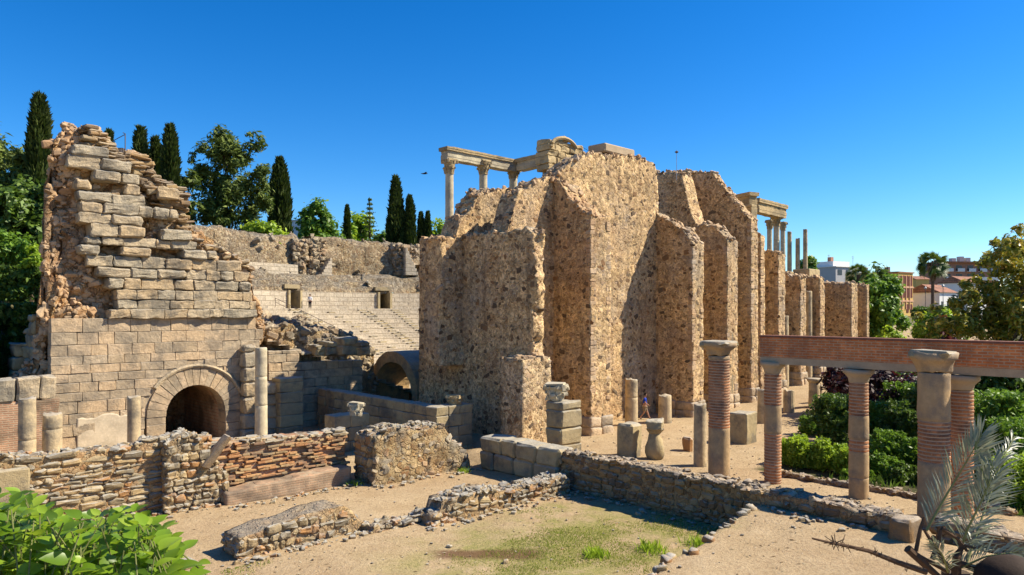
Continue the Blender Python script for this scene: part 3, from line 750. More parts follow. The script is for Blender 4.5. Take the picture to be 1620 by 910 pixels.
# podium wall with its two doorways
doors = []
for px in (465, 608):
    best = min((abs(CX+FPX*((x-0)*RT[0]+y*RT[1])/((x)*FW[0]+y*FW[1])-px), a) for a in np.arange(70, 130, .05) for x, y in [polar(38, radians(a))])
    doors.append(best[1])
d0, d1 = doors
seg = [(55, d1-1.15), (d1+1.15, d0-1.15), (d0+1.15, 187)]
for a0, a1 in seg:
    ring('podium_wall', [(38, 7.4), (38, 9.75), (39.0, 9.8)], a0, a1, SEAT, (a1-a0)/max(4, int((a1-a0)/2)))
for d in doors:
    s = S()
    for sg in (-1, 1):
        p = polar(39.2, radians(d+sg*1.32)); s.box((p[0], p[1], 8.6), (3.0, .3, 2.5), radians(d))
    p = polar(41.0, radians(d)); s.box((p[0], p[1], 8.7), (.3, 2.2, 3.0), radians(d))
    p = polar(39.6, radians(d)); s.box((p[0], p[1], 10.35), (2.6, 2.3, .5), radians(d))
    s.build('doorway', ASHG, seat)
ring('rubble_bank', [(38.6, 9.5), (38.9, 10.5), (39.9, 10.6), (40.1, 11.3), (41.3, 11.4), (41.5, 12.1), (42.4, 12.25), (44.4, 12.35), (45, 11)], 55, 134, RUBF, .6, .38, 4, smooth=True)
ring('terrace_wall', [(43.7, 11.8), (43.75, 13.5), (44.4, 13.55), (44.8, 12)], 96.5, 134, SEAT, 1.2, .05, 6)
def upper(a0, a1, zt, s, mat=RUBF, r0=44.5, th=2.2, z0=11.6, slope=1.6):
    return ring('upper_wall', [(r0, z0), (r0+slope*.3, (z0+zt)/2), (r0+slope, zt-.3), (r0+slope+.3, zt), (r0+slope+th, zt), (r0+slope+th, z0-2)], a0, a1, mat, .45, .42, s, smooth=True, topn=.25)
upper(94.8, 118, 17.6, 21); upper(118, 134, 17.8, 25, slope=2.2); upper(75.8, 92.1, 17.55, 31); upper(55, 74.2, 16.9, 37)
for a, s_ in ((94.8, 1), (92.1, 2), (75.8, 3), (74.2, 4)):        # broken ends
    p = polar(46.2, radians(a)); q = p
    ragged('wall_end', q[0]-.9, q[0]+.9, q[1]-1.9, q[1]+1.4, 10.8, lambda u, v: 16.9+edge(v*2, s_, .5), RUBF, seat, res=.35, amp=.35, fine=.1, seed=80+s_)
s = S(); r = random.Random(6)
for k in range(6):
    for a in (92.0-k*.33,):
        p = polar(43.6, radians(a)); s.box((p[0], p[1], 12.2+.2+k*.2), (1.2, .3, .4+k*.4), radians(a))
s.build('upper_stair', SEAT, seat); s = S()
for k in range(8):
    p = polar(43.6, radians(74.9-k*.3)); s.box((p[0], p[1], 12.6+.25*(8-k)), (1.6, .3, .5*(8-k)), radians(74.9))
s.build('upper_stair', SEAT, seat)
# arch at the top of the seating
s = S(); c = polar(44.0, radians(72.5)); V, F = [], []
for j, off in enumerate((-.1, 1.5)):
    for k in range(13):
        a = pi*k/12; w = 1.0*cos(a); p = polar(43.6+off, radians(72.5)+w/44)
        V.append((p[0], p[1], 13.2+1.0*sin(a)))
F = [(k, k+1, 13+k+1, 13+k) for k in range(12)]; s.add(V, F)
s.build('upper_arch', BRKX, seat)
for k, o in enumerate([x for x in seat.children if x.name.startswith(('rubble_bank', 'upper_wall', 'wall_end'))]):
    facing_stones(o, RSTG, 5., (.25, .9), .42, dirs=((0, -1, 0), (1, -.2, 0), (-1, -.2, 0), (0, 0, 1)), seed=700+k)
# handrails
def rail(label, pts, h=.95, every=1, w=.03, name='handrail'):
    t = thing(name, label, 'handrail', pts[0])
    o = pts[0]
    L = [(p[0]-o[0], p[1]-o[1], p[2]-o[2]) for p in pts]
    a = S().tube([(p[0], p[1], p[2]+h) for p in L], w, 6); a.build('top_rail', IRON, t)
    b = S().tube([(p[0], p[1], p[2]+h*.5) for p in L], w*.7, 6); b.build('middle_rail', IRON, t)
    for p in L[::every]: S().tube([(p[0], p[1], p[2]-.1), (p[0], p[1], p[2]+h)], w, 6).build('rail_post', IRON, t)
    return t
P = []
for k in range(7):
    rr = 37.2-k*2.3; p = polar(rr, radians(108.6)); P.append((p[0], p[1], .2+max(0, (rr-15.6))/.8*.285))
rail('thin iron handrail sloping down the pale stone seats', P)
P = [(*xy(px, 62), zd(py, 62)-.9) for px, py in ((289, 353), (318, 371), (346, 388), (375, 407))]
rail('thin metal handrail running down the stair behind the stepped tower', P)

# ------------------------------------------------------------------ walls of field stones
def stone_wall(name, label, cat, axis, a0, a1, b0, b1, z0, top, mat=FIELD, core=MORT, seed=0, hr=(.14, .28), lr=(.2, .5), faces=(0, 1, 2, 3, 4), jit=.03, prot=.05, parts=None, holes=None, part='field_stones'):
    """mortared rubble wall along u (axis 0) or v (axis 1); top(a) is its ragged height"""
    r = random.Random(seed)
    def P(a, b, z): return (a, b, z) if axis == 0 else (b, a, z)
    ca, cb = (a0+a1)/2, (b0+b1)/2
    t = thing(name, label, cat, P(ca, cb, z0))
    o = np.array(P(ca, cb, z0))
    tf = (lambda u, v: top(u)-.05) if axis == 0 else (lambda u, v: top(v)-.05)
    u0, u1, v0, v1 = (a0+.03, a1-.03, b0+.05, b1-.05) if axis == 0 else (b0+.05, b1-.05, a0+.03, a1-.03)
    c = ragged('mortar_core', u0, u1, v0, v1, z0-.25, tf, core, None, res=.16, amp=.05, fine=.04, seed=seed)
    c.location = -o; c.parent = t
    s = S()
    def put(a, b, z, la, lb, lz, rz=0., ti=0.):
        p = np.array(P(a, b, z))-o
        d = (la, lb, lz) if axis == 0 else (lb, la, lz)
        s.stone(p, d, rz, min(.35*min(la, lb, lz), .06), min(jit, .2*lz), r, tilt=ti)
    for f in faces:
        if f in (0, 1, 2, 3):
            lo_, hi_ = (a0, a1) if f < 2 else (b0, b1)
            zmax = max(top(np.array([a0, ca, a1, (a0+ca)/2, (a1+ca)/2])))+.3; z = z0-.1
            while z < zmax:
                h = r.uniform(*hr); x = lo_+r.uniform(-.15, .1)
                while x < hi_:
                    l = min(r.uniform(*lr)*(1.4 if r.random() < .15 else 1), hi_-x+.08); cx_ = x+l/2
                    tz = float(top(np.array([cx_ if f < 2 else (a0 if f == 2 else a1)]))[0])
                    hh = h*r.uniform(.75, 1.05)
                    if z+hh < tz+.06 and r.random() > .04:
                        dd = r.uniform(.16, .3); pp = r.uniform(-.3, 1)*prot
                        q = {0: (cx_, b0+dd/2-pp), 1: (cx_, b1-dd/2+pp), 2: (a0+dd/2-pp, cx_), 3: (a1-dd/2+pp, cx_)}[f]
                        la, lb = (l*.96, dd) if f < 2 else (dd, l*.96)
                        put(q[0], q[1], z+hh/2, la, lb, hh*.95, r.uniform(-.05, .05), r.uniform(-.06, .06))
                    x += l+.01
                z += h
        else:
            n = int((a1-a0)*(b1-b0)/.062)
            for k in range(n):
                a, b = r.uniform(a0, a1), r.uniform(b0, b1); l = r.uniform(.16, .42)
                put(a, b, float(top(np.array([a]))[0])+r.uniform(-.10, -.03), l, l*r.uniform(.5, 1), r.uniform(.1, .16), r.uniform(0, 3), r.uniform(-.15, .15))
    m = s.worn(part, mat, t, 1, .05, 5.5, seed, False)
    return t
def block_wall(name, label, cat, axis, a0, a1, b0, b1, z0, top, mat=ASHG, hs=(.5, .6), ls=(.8, 1.4), seed=0, jit=.02, bev=.035, gap=.012, part='ashlar_blocks', t=None, split=False):
    r = random.Random(seed)
    ca, cb = (a0+a1)/2, (b0+b1)/2
    o = np.array((ca, cb, z0) if axis == 0 else (cb, ca, z0))
    if t is None: t = thing(name, label, cat, o)
    else: o = np.array(t.location)
    s = S(); z = z0
    while True:
        h = r.uniform(*hs); tm = max(float(np.max(top(np.linspace(a0, a1, 9)))), z0+.2)
        if z > tm-.15: break
        if tm-z-h < .25: h = tm-z
        x = a0
        while x < a1-.05:
            l = min(r.uniform(*ls), a1-x)
            if a1-x-l < .3: l = a1-x
            tz = float(top(np.array([x+l/2]))[0])
            hh = min(h, tz-z)
            if hh > .15:
                a, b = x+l/2, cb+r.uniform(-.015, .015); la, lb = l-gap, b1-b0
                p = np.array((a, b, z+hh/2) if axis == 0 else (b, a, z+hh/2))-o
                s.stone(p, (la, lb, hh-gap) if axis == 0 else (lb, la, hh-gap), r.uniform(-.008, .008), bev, jit, r)
            x += l
        z += h
    s.worn(part, mat, t, 2, min(.035, jit*1.2), 2.6, seed, False); return t
K = lambda *pts: (lambda a: np.interp(a, [p[0] for p in pts], [p[1] for p in pts]))

# long low wall that closes the sunken court on the stage side
stone_wall('long_rubble_wall', 'long low wall of brown rubble with a pale stony top, dividing sunken court from plaza', 'wall', 1, 8.3, 22.0, 23.16, 24.1, -.4, lambda a: 1.17+.07*n1(a*1.1, 5), FIELDB, seed=4, hr=(.16, .34), lr=(.22, .6), faces=(0, 2, 3, 4), prot=.05)
block_wall('low_ashlar_wall', 'two courses of big worn ashlar blocks with a flat top, ending the long rubble wall', 'wall', 1, 22.1, 27.4, 23.05, 24.2, -.42, lambda a: 1.18+0*a, ASHG, hs=(.78, .84), ls=(1.0, 1.7), seed=6, jit=.05, bev=.1)
stone_wall('court_wall_end', 'short rubble wall continuing behind the silvery palm fronds', 'wall', 1, -2, 7.4, 23.7, 24.7, .3, lambda a: 1.05+.12*n1(a, 9), FIELDB, seed=8, hr=(.2, .4), lr=(.3, .7), faces=(0, 1, 4))
s = S(); s.stone((22.95, 7.95, .85), (.9, .7, .8), .05, .08, .06, random.Random(9)); s.worn('corner_block', FIELDB, None, 3, .04)
tag(bpy.data.objects['corner_block'], 'squared stone block standing at the break in the long rubble wall', 'stone block')
# broken low walls in the court
def fr_top(a): return np.interp(a, [8.9, 9.2, 10.7, 12.6, 12.9, 13.3, 13.8], [.22, .30, .53, .68, .5, .1, -.25])+.06*n1(a*2.1, 15)
stone_wall('low_wall_fragment', 'broken low rubble wall with a flat grey mortar top and a jagged dark end', 'wall', 0, 9.0, 13.65, 22.3, 23.5, -.43, fr_top, FIELD, seed=21, hr=(.14, .34), lr=(.2, .55), faces=(0, 2, 3), prot=.06)
stone_wall('low_wall_fragment', 'lower rubble wall with a stepped broken end, running up to the ashlar blocks', 'wall', 0, 15.5, 22.7, 21.1, 22.2, -.43, lambda a: np.interp(a, [15.4, 16.0, 16.1, 18.6, 18.75, 22.8], [-.03, .02, .46, .46, .25, .31])+.07*n1(a*2, 17), FIELD, seed=22, hr=(.14, .32), lr=(.2, .5), faces=(0, 2, 4), prot=.05)
stone_wall('wall_footing', 'line of flat footing stones joining the two broken low walls', 'wall', 0, 13.5, 15.7, 21.75, 22.4, -.43, lambda a: -.14+.08*n1(a*2, 18), FIELD, seed=23, faces=(0, 1, 4), hr=(.12, .2))
# front wall: stone stretch and brick stretch
ft = prof_v([(0, 718), (30, 720), (120, 715), (200, 706), (255, 692), (300, 690)], 29.75)
stone_wall('old_masonry_wall', 'long masonry wall of mixed field stones and thin brick courses with a weathered grey top', 'wall', 0, 1.8, 10.85, 29.6, 30.35, -.43, lambda a: np.interp(a, ft[0], ft[1])+.10*n1(a*1.3, 25), FIELD, seed=31, hr=(.10, .3), lr=(.22, .75), faces=(0, 3, 4), prot=.07)
stone_wall('rubble_heap', 'humped lump of mortared rubble with a tilted slab, on the masonry wall before the arch', 'ruin', 0, 9.0, 11.3, 29.1, 30.5, -.43, lambda a: np.interp(a, [9.0, 9.55, 10.1, 10.65, 11.3], [2.25, 2.61, 2.43, 1.75, .84])+.12*n1(a*2, 27), FIELD, RUBG, seed=33, faces=(0, 2, 3, 4), hr=(.15, .35), lr=(.2, .5), prot=.08)
s = S(); s.stone((0, 0, 0), (1.5, .5, .22), 0, .05, .06, random.Random(2), tilt=.85); o = s.build('fallen_slab', FIELDB)
o.location = (10.85, 29.1, 1.72); tag(o, 'narrow stone slab tilted against the humped rubble lump', 'stone slab')
bt = prof_v([(320, 704), (360, 698), (440, 694), (500, 688), (543, 682)], 29.75)
bw = thing('old_brick_wall', 'crumbling orange brick wall with a dark lichen top, beside the rubble lump', 'wall', (14, 30, -.43))
def rel(o, t): o.location = -np.array(t.location); o.parent = t; return o
rel(ragged('brick_face', 10.85, 17.0, 29.7, 30.4, -.6, lambda u, v: np.interp(u, bt[0], bt[1])+edge(u*2.2, 28, .10), BRKX, None, res=.1, amp=.06, fine=.045, seed=41), bw)
s = S(); r = random.Random(14)
for k in range(150):
    u = r.uniform(10.85, 17.0); zt = float(np.interp(u, bt[0], bt[1]))
    s.stone((u, r.uniform(29.65, 30.4), zt+r.uniform(-.12, .05)), (r.uniform(.2, .6), r.uniform(.15, .4), r.uniform(.06, .16)), r.uniform(-.3, .3), .03, .03, r, tilt=r.uniform(-.1, .1))
rel(s.build('coping_rubble', FIELD), bw)
s = S(); r = random.Random(15)
for k in range(170):
    u = r.uniform(11.1, 16.9); zt = float(np.interp(u, bt[0], bt[1])); z = r.uniform(.2, zt-.15)
    z = round(z/.1)*.1+.05
    s.stone((u, 29.67+r.uniform(-.02, .06), z), (r.uniform(.25, .55), .25, .085), r.uniform(-.04, .04), .012, .012, r)
rel(s.build('loose_bricks', m_stone('loose_brick', [(.50, .27, .15), (.44, .22, .12), (.54, .34, .20), (.46, .34, .22)], lam=.6, scale=2, top=None)), bw)
ragged('brick_ledge', 11.1, 16.7, 28.75, 29.7, -.5, lambda u, v: .09+.05*(u-11)+edge(u, 29, .06)+0*v, BRKL, None, res=.12, amp=.04, fine=.03, seed=44)
tag(bpy.data.objects['brick_ledge'], 'low brick ledge with a smooth mortar top along the foot of the orange brick wall', 'ledge')
cw = prof_v([(548, 760), (556, 720), (575, 690), (600, 678), (640, 676), (690, 671), (700, 690), (722, 700), (738, 740)], 28.2)
stone_wall('mortar_wall_chunk', 'thick chunk of pale mortared rubble with dark stains and an eroded hollow end', 'ruin', 0, 17.2, 22.5, 27.85, 29.3, -.43, lambda a: np.interp(a, cw[0], cw[1])+.12*n1(a*1.5, 35), FIELD, RUBG, seed=36, faces=(2, 4), hr=(.2, .4))
ragged('weathered_face', 17.2, 22.6, 27.65, 28.2, -.5, lambda u, v: np.interp(u, cw[0], cw[1])-.1+edge(u*2, 35, .12), RUBG, None, res=.14, amp=.14, fine=.07, seed=37)
o = bpy.data.objects['weathered_face']; facing_stones(o, RSTG, 6., (.10, .4), .07, seed=91, out=.25); rel(o, [x for x in bpy.data.objects if x.name.startswith('mortar_wall_chunk')][0])
# ashlar enclosure with an end pier
enc = block_wall('ashlar_enclosure', 'tidy grey ashlar wall running back from a squared pier of blocks', 'wall', 1, 31.9, 44.4, 23.3, 24.1, -1.3, lambda a: 2.15+0*a, ASHG, hs=(.55, .62), ls=(.9, 1.5), seed=51)
block_wall('', '', '', 0, uv_(690, 31), uv_(748, 31), 31.0, 31.9, -1.3, lambda a: 2.2+0*a, ASHG, hs=(.55, .62), ls=(.7, 1.2), seed=52, t=enc, part='end_pier')
block_wall('block_pier', 'short squared pier of grey blocks under a little capital, behind the brick wall', 'pier', 0, uv_(529, 35.4), uv_(585, 35.4), 35.4, 36.5, -.6, lambda a: 1.6+0*a, ASHG, hs=(.7, .8), ls=(.8, 1.0), seed=53)
# left foreground wall at the edge
block_wall('coping_blocks_wall', 'low brick wall topped with upright grey blocks at the foot of the tower', 'wall', 0, 1.0, 7.6, 40.6, 41.5, 3.05, lambda a: 4.2+0*a, ASHO, hs=(1.1, 1.2), ls=(.7, 1.0), seed=54, bev=.07, jit=.06, gap=.05, part='coping_block')
t = [x for x in bpy.data.objects if x.name.startswith('coping_blocks_wall')][0]
rel(ragged('brick_face', 1.0, 7.7, 40.7, 41.4, -1, lambda u, v: 3.05+edge(u*2, 57, .05), BRKX, None, res=.15, amp=.05, fine=.03, seed=56), t)
s = S(); s.stone((0, 0, 0), (1.1, .9, 2.4), 0, .07, .05, random.Random(3)); o = s.build('squared_block', ASHG); p = xy(8, 25.2); o.location = (p[0], p[1]-.6, .75)
tag(o, 'big squared grey block closing the near end of the masonry wall', 'stone block')
# things in the shade to the right of the arch
block_wall('shaded_ashlar_wall', 'ashlar wall half in shadow between the tower and the far arch', 'wall', 0, uv_(424, 45), uv_(574, 45), 45, 46, -.6, lambda a: np.interp(a, [uv_(424, 45), uv_(470, 45), uv_(475, 45), uv_(592, 45)], [zd(557, 45.5), zd(557, 46), zd(577, 46), zd(575, 48)]), ASH, hs=(.5, .62), ls=(.8, 1.4), seed=61)
block_wall('tall_block_pier', 'tall dark pier of squared blocks standing before the shaded ashlar wall', 'pier', 0, uv_(443, 42), uv_(480, 42), 42, 43.2, -.6, lambda a: zd(602, 43)+0*a, ASHG, hs=(.6, .8), ls=(1.3, 1.6), seed=62)
block_wall('narrow_block_pier', 'narrow stack of weathered blocks between the tall marble column and the dark pier', 'pier', 0, uv_(420, 42.6), uv_(443, 42.6), 42.6, 43.6, -.6, lambda a: zd(610, 43)+0*a, ASHO, hs=(.6, .8), ls=(.9, 1.2), seed=63, bev=.1, jit=.05)
block_wall('rounded_block_stack', 'stack of rounded worn blocks leaning on the tower corner', 'pier', 0, uv_(386, 42.3), uv_(406, 42.3), 42.3, 43.0, -.6, lambda a: zd(548, 42)+0*a, ASHO, hs=(.8, 1.0), ls=(.9, 1.2), seed=64, bev=.12, jit=.05)
pz = prof_v([(405, 512), (430, 508), (470, 514), (510, 520), (540, 528), (556, 540), (572, 552)], 48)
ragged('rubble_slope', pz[0][0], pz[0][-1], 46.2, 51, -1, lambda u, v: np.interp(u, pz[0], pz[1])+.16*(v-48)+edge(u*2, 81, .2), RUBG, None, res=.25, amp=.25, fine=.1, seed=82)
facing_stones(bpy.data.objects['rubble_slope'], RSTG, 7., (.15, .6), .2, seed=90)
tag(bpy.data.objects['rubble_slope'], 'sloping mass of grey rubble below the iron handrail', 'ruin')
s = S(); r = random.Random(40)
for px, y0, w in [(482, 556, 20), (505, 545, 24), (520, 540, 18), (548, 533, 30), (572, 540, 16)]:
    Y = 49; p = xy(px, Y); z = 4.3; top = zd(y0, Y)
    while z < top-.1:
        h = min(r.uniform(.5, .7), top-z); s.stone((p[0], p[1], z+h/2), (w/FPX*Y+r.uniform(-.1, .15), 1.3, h-.02), r.uniform(-.05, .05), .07, .06, r); z += h
s.worn('block_row', ASHG, None, 2, .06, 2.5, 3, False); tag(bpy.data.objects['block_row'], 'uneven row of dark weathered blocks standing on top of the shaded ashlar wall', 'stone blocks')
# far arch of the side passage
ap = thing('passage_arch', 'low round brick arch of the side passage beside the shadowed end wall', 'arch', (29.3, 44.2, 0))
va, vb_ = vu_(661, 29.3), vu_(583, 29.3); vc, R2 = (va+vb_)/2, (vb_-va)/2; R1 = R2-.75; zs = zd(556, dep(622, u=29.3))-R2
V, F = [], []; n = 20; s = S()
for uu in (29.3, 32.5):
    for k in range(n+1):
        a = pi*k/n
        for rr in (R1, R2): V.append((uu-29.3, rr*cos(a), zs+rr*sin(a)))
m = 2*(n+1)
for k in range(n):
    a, b, c, d = 2*k, 2*k+1, 2*k+3, 2*k+2
    F += [(a, b, c, d), (m+a, m+d, m+c, m+b), (a, d, m+d, m+a), (b, m+b, m+c, c)]
V = np.array(V); V[:, 1] += vc-44.2
s.add(V, F)
for sg in (-1, 1): s.box((1.6, vc-44.2+sg*(R1+R2)/2, (zs-1)/2), (3.2, R2-R1-.01, zs+1.01))
s.worn('arch_ring', m_stone('warm_arch_stone', [(.52, .36, .22), (.56, .40, .25)], lam=.6, scale=1.5, bd=.04), ap, 1, .03, 3, 4, False)
ragged('spandrel_mass', 29.6, 32.2, vb_+.3, vb_+3.5, -1, 3.0, RUBG, None, amp=.2, seed=88)
o = bpy.data.objects['spandrel_mass']; o.location = -np.array(ap.location); o.parent = ap

# ------------------------------------------------------------------ columns
def column(label, px, Y, ytop, w, ybot=None, mat=SHAFT, broken=.1, seed=0, group=None, name='broken_column', zb=None, drums=0, flute=0, cat='column'):
    p = xy(px, Y); zt = zd(ytop, Y); r = w/FPX*Y/2
    zb = gh(*p)-.15 if zb is None else zb
    t = thing(name, label, cat, (p[0], p[1], zb), group); H = zt-zb
    s = S(); rg = random.Random(seed)
    n = 28; rows = max(8, int(H/.16)); prof = []
    for k in range(rows+1):
        z = H*k/rows; rr = r*(1.03-.08*k/rows)
        prof.append((rr, z))
        if drums and k and any(abs(z-H*d) < H/rows*.5 for d in drums): prof += [(rr*.95, z+.015), (rr*.95, z+.03), (rr, z+.045)]
    prof.append((r*.9, H+.02)); prof.append((r*.01, H+.03))
    s.lathe(prof, n, rf=(lambda q, z, rr: 1-.06*abs(cos(q*flute/2))) if flute else None)
    V = np.array(s.V); hi = np.clip((V[:, 2]/H-.8)/.2, 0, 1)
    V[:, 2] += broken*hi*n2(V[:, 0]*4+seed, V[:, 1]*4, seed)
    V[:, :2] *= (1+.035*fbm(V*2.2+seed*3, seed, 4))[:, None]
    s.V = list(V); s.build('shaft', mat, t, smooth=not flute)
    return t
def capital(t, z, r0, r1, h, mat, seed=0, worn=.0, leaves=8, name='capital', ab=True):
    """bell with two rows of leaves under a square slab"""
    s = S(); N = 32; prof = []
    for k in range(9):
        q = k/8; prof.append((r0+(r1-r0)*.75*q**2.2, h*.86*q))
    s.lathe(prof, N, rf=lambda a, zz, r: 1+.12*abs(sin(a*leaves/2))*(.5+.5*sin(zz/h*11)))
    for row in range(2):
        for k in range(leaves):
            a = 2*pi*(k+.5*row)/leaves; zb = h*(.05+.36*row)
            for q in range(4):
                rr = r0*(1.0+.06*q+(.22 if q == 3 else 0)+.1*row); zz = zb+h*.115*q
                s.box((rr*cos(a), rr*sin(a), zz), (.10*r0/.3, .22*r0/.3*(1-.12*q), h*.13), a)
    if ab:
        for k in range(4):
            a = pi/4+pi/2*k; s.box((r1*1.02*cos(a), r1*1.02*sin(a), h*.8), (.3*r1, .22*r1, h*.22), a)
        s.box((0, 0, h*.94), (r1*1.5, r1*1.5, h*.12), 0)
    V = np.array(s.V); V = V+np.stack([fbm(V*(3.5)+seed+9*q, seed+q, 3) for q in range(3)], -1)*worn*r1
    V[:, 2] += z; s.V = list(V)
    return s.build(name, mat, t)
def base(t, r, mat):
    s = S(); s.lathe([(r*1.35, 0), (r*1.38, .1*r*2), (r*1.3, .3*r), (r*1.12, .34*r), (r*1.12, .45*r), (r*1.22, .5*r), (r*1.2, .62*r), (r*1.02, .7*r)], 28)
    s.build('base', mat, t, smooth=False)
# broken shafts by the tower
column('pale grey round column stump, the tall one before the brick wall by the tower', 43, 31.2, 631, 25, zb=-.5, seed=1, drums=(.55,))
column('short thick round column stump of two drums beside the taller pale one', 83, 31.8, 655, 28, zb=-.5, seed=2, drums=(.4, .78))
column('slim dark grey column stump standing against the plastered foot of the tower', 212, 35.5, 629, 20, zb=-.5, mat=SHAFT, seed=3)
column('tall white veined marble column standing right of the tower arch', 413, 41.2, 551, 19, zb=-.5, mat=MARB, seed=4, drums=(.43, .72), broken=.04, name='marble_column')
# on the plaza
column('round stone stump of two drums standing before the deep shaded bay', 999, 46.5, 601, 20, seed=11, drums=(.62,), name='column_stump')
column('short fat round column stump standing beside the walking person', 1052, 47.5, 626, 21, seed=12, name='column_stump')
column('slim leaning granite shaft just beside the thick brick column', 1107.5, 34.2, 640, 20, seed=13, broken=.08, name='column_stump')
column('smooth round stump half hidden behind the first beam column', 1207, 47.5, 618, 17, seed=14, name='column_stump')
column('fluted round stump standing on the sandy path past the first beam column', 1248, 51, 618, 18, seed=15, flute=12, name='column_stump')
t = column('round column stump with a plain moulded head near the garden edge', 1288, 52, 606, 17, seed=16, name='column_stump')
s = S(); s.lathe([(.36, 0), (.42, .1), (.5, .18), (.5, .3), (.44, .34), (.02, .35)], 24); o = s.build('head', SHAFT, t, True); o.location = (0, 0, zd(606, 52)-t.location[2])
column('thin broken shaft behind the stump with the moulded head', 1297, 53.5, 610, 10, seed=17, name='column_stump')
for i, (px, Y, yt, w, lab) in enumerate([(1155, 53.5, 503, 9, 'tall slender half column rising behind the capital of the thick brick column'), (1198, 56.5, 503, 13, 'tall slender column against the highest dark flank, just before the beam end'), (1241, 60, 500, 13, 'tall slender column seen right above the left end of the brick beam'), (1279, 63, 461, 11, 'tallest slender column, near the far end of the buttress row')]):
    column(lab, px, Y, yt, w, seed=20+i, name='slender_column', mat=ASHG if i == 0 else SHAFT, group='slender columns along the buttresses')
# the upper order
def ccol(label, px, Y, ytop, w, zb, hcap, mat=MARB, seed=0, name='corinthian_column', group=None):
    t = column(label, px, Y, ytop, w, zb=zb, mat=mat, broken=0, seed=seed, name=name, group=group, drums=(.5,))
    H = zd(ytop, Y)-zb; r = w/FPX*Y/2
    capital(t, H, r*.92, r*1.75, hcap, MARBT, seed, .10); base(t, r, MARB); return t
VC = 40.0
Z0 = 10.2
cap = 1.0
for px, v, lab, sd in [(711, 40.0, 'outermost tall white marble column under the end of the L-shaped beam', 1), (764.5, 40.0, 'second white marble column under the long arm of the L-shaped beam', 2), (812, 40.2, 'white marble column under the corner of the L-shaped beam', 3), (866, 36.3, 'white marble column under the short arm of the beam, next to the gabled block', 4)]:
    Y = dep(px, v=v); ct = {711: 254, 764.5: 256, 812: 264, 866: 258}[px]
    ccol(lab, px, Y, ct+cap/Y*FPX-2, 13.5, Z0, cap, seed=sd, group='marble columns of the upper stage')
def entab(name, label, a, b, z, h, w, mats=(MARBT, MARB), cat='stone beam'):
    a, b = np.array(a, float), np.array(b, float); L = np.linalg.norm(b-a); ang = math.atan2(b[1]-a[1], b[0]-a[0])
    t = thing(name, label, cat, ((a[0]+b[0])/2, (a[1]+b[1])/2, z), None, ang)
    for part, z0, hh, ww, ov, m, k in (('architrave', 0, .42, w, 0, mats[1], 1), ('frieze', .42, .28, w*.94, -.02, mats[1], 2), ('cornice', .70, .30, w*1.25, .12, mats[0], 3)):
        s = S(); n = max(2, int(L/.8))
        prof = [(-ww/2, 0), (-ww/2, hh*.45), (-ww/2*1.05, hh*.5), (-ww/2*1.05, hh), (ww/2*1.05, hh), (ww/2*1.05, hh*.5), (ww/2, hh*.45), (ww/2, 0)]
        V, F = [], []
        for i in range(n*3+1):
            x = -L/2-ov+(L+2*ov)*i/(n*3)
            for y, zz in prof: V.append((x, y, (z0+zz/1)*h/1.0 if False else z0*h+zz*h))
        q = len(prof)
        for i in range(n*3):
            for j in range(q): F.append((i*q+j, i*q+(j+1) % q, (i+1)*q+(j+1) % q, (i+1)*q+j))
        F.append(tuple(range(q))); F.append(tuple(n*3*q+j for j in range(q))[::-1])
        V = np.array(V); V = V+np.stack([fbm(V*2.3+5*c+k*7, k+c, 3) for c in range(3)], -1)*.022
        s.add(list(V), [f[::-1] for f in F]); s.build(part, m, t)
    return t
cA = xy(711, dep(711, v=VC)); cB = xy(812, dep(812, v=40.2)); zE = zd(254, dep(711, v=VC))
entab('marble_beam', 'longer marble beam carried by three white columns, weathered and mossy on top', (cA[0]-.45, 40.0), (cB[0]+.4, 40.1), zE, .85, .75)
entab('marble_beam', 'shorter marble beam turning back from the corner column to the gabled block', (cB[0]+.1, 39.55), (cB[0]+.1, 35.9), zE, .85, .75)
entab('marble_beam', 'low marble beam behind the gabled block, resting on the broken rear wall', (37.2, 35.7), (42, 35.7), zE-.25, .8, .75)
# gabled block with a rounded niche top
nb = thing('gabled_block', 'worn block of cut stone with a rounded broken gable, on top of the rear wall', 'ruin', (38.3, 35.6, 15))
Yn = 50.0; pN = xy(888, Yn); nb.location = (pN[0], pN[1], zd(268, Yn))
gp = [(856, 268), (856, 236), (862, 228), (876, 222), (890, 221), (905, 227), (918, 232), (919, 268)]
gu_ = [(px-888)/FPX*Yn*1.38 for px, _ in gp]; gz = [zd(py, Yn)-zd(268, Yn) for _, py in gp]
s = S(); r = random.Random(95); z = -.3; zt_ = max(gz)
while z < zt_-.1:
    h = r.uniform(.32, .46); x = min(gu_)+r.uniform(0, .15)
    while x < max(gu_)-.15:
        l = min(r.uniform(.5, .95), max(gu_)-x); tp = float(np.interp(x+l/2, gu_, [max(q, .9) for q in gz]))
        if z+h < tp+.12: s.stone((x+l/2, r.uniform(-.04, .04), z+h/2), (l-.015, 1.2, h-.015), r.uniform(-.02, .02), .05, .03, r)
        x += l
    z += h
s.worn('carved_block', MARBT, nb, 2, .06, 3, 3, False)
s = S(); n = 16
s.tube([(min(gu_)+.25+(1.25-1.25*cos(pi*k/n*.9)), -.68, gz[1]-.2+.75*sin(pi*k/n*.9)) for k in range(n+1)], .13, 6); s.build('curved_moulding', MARBT, nb)
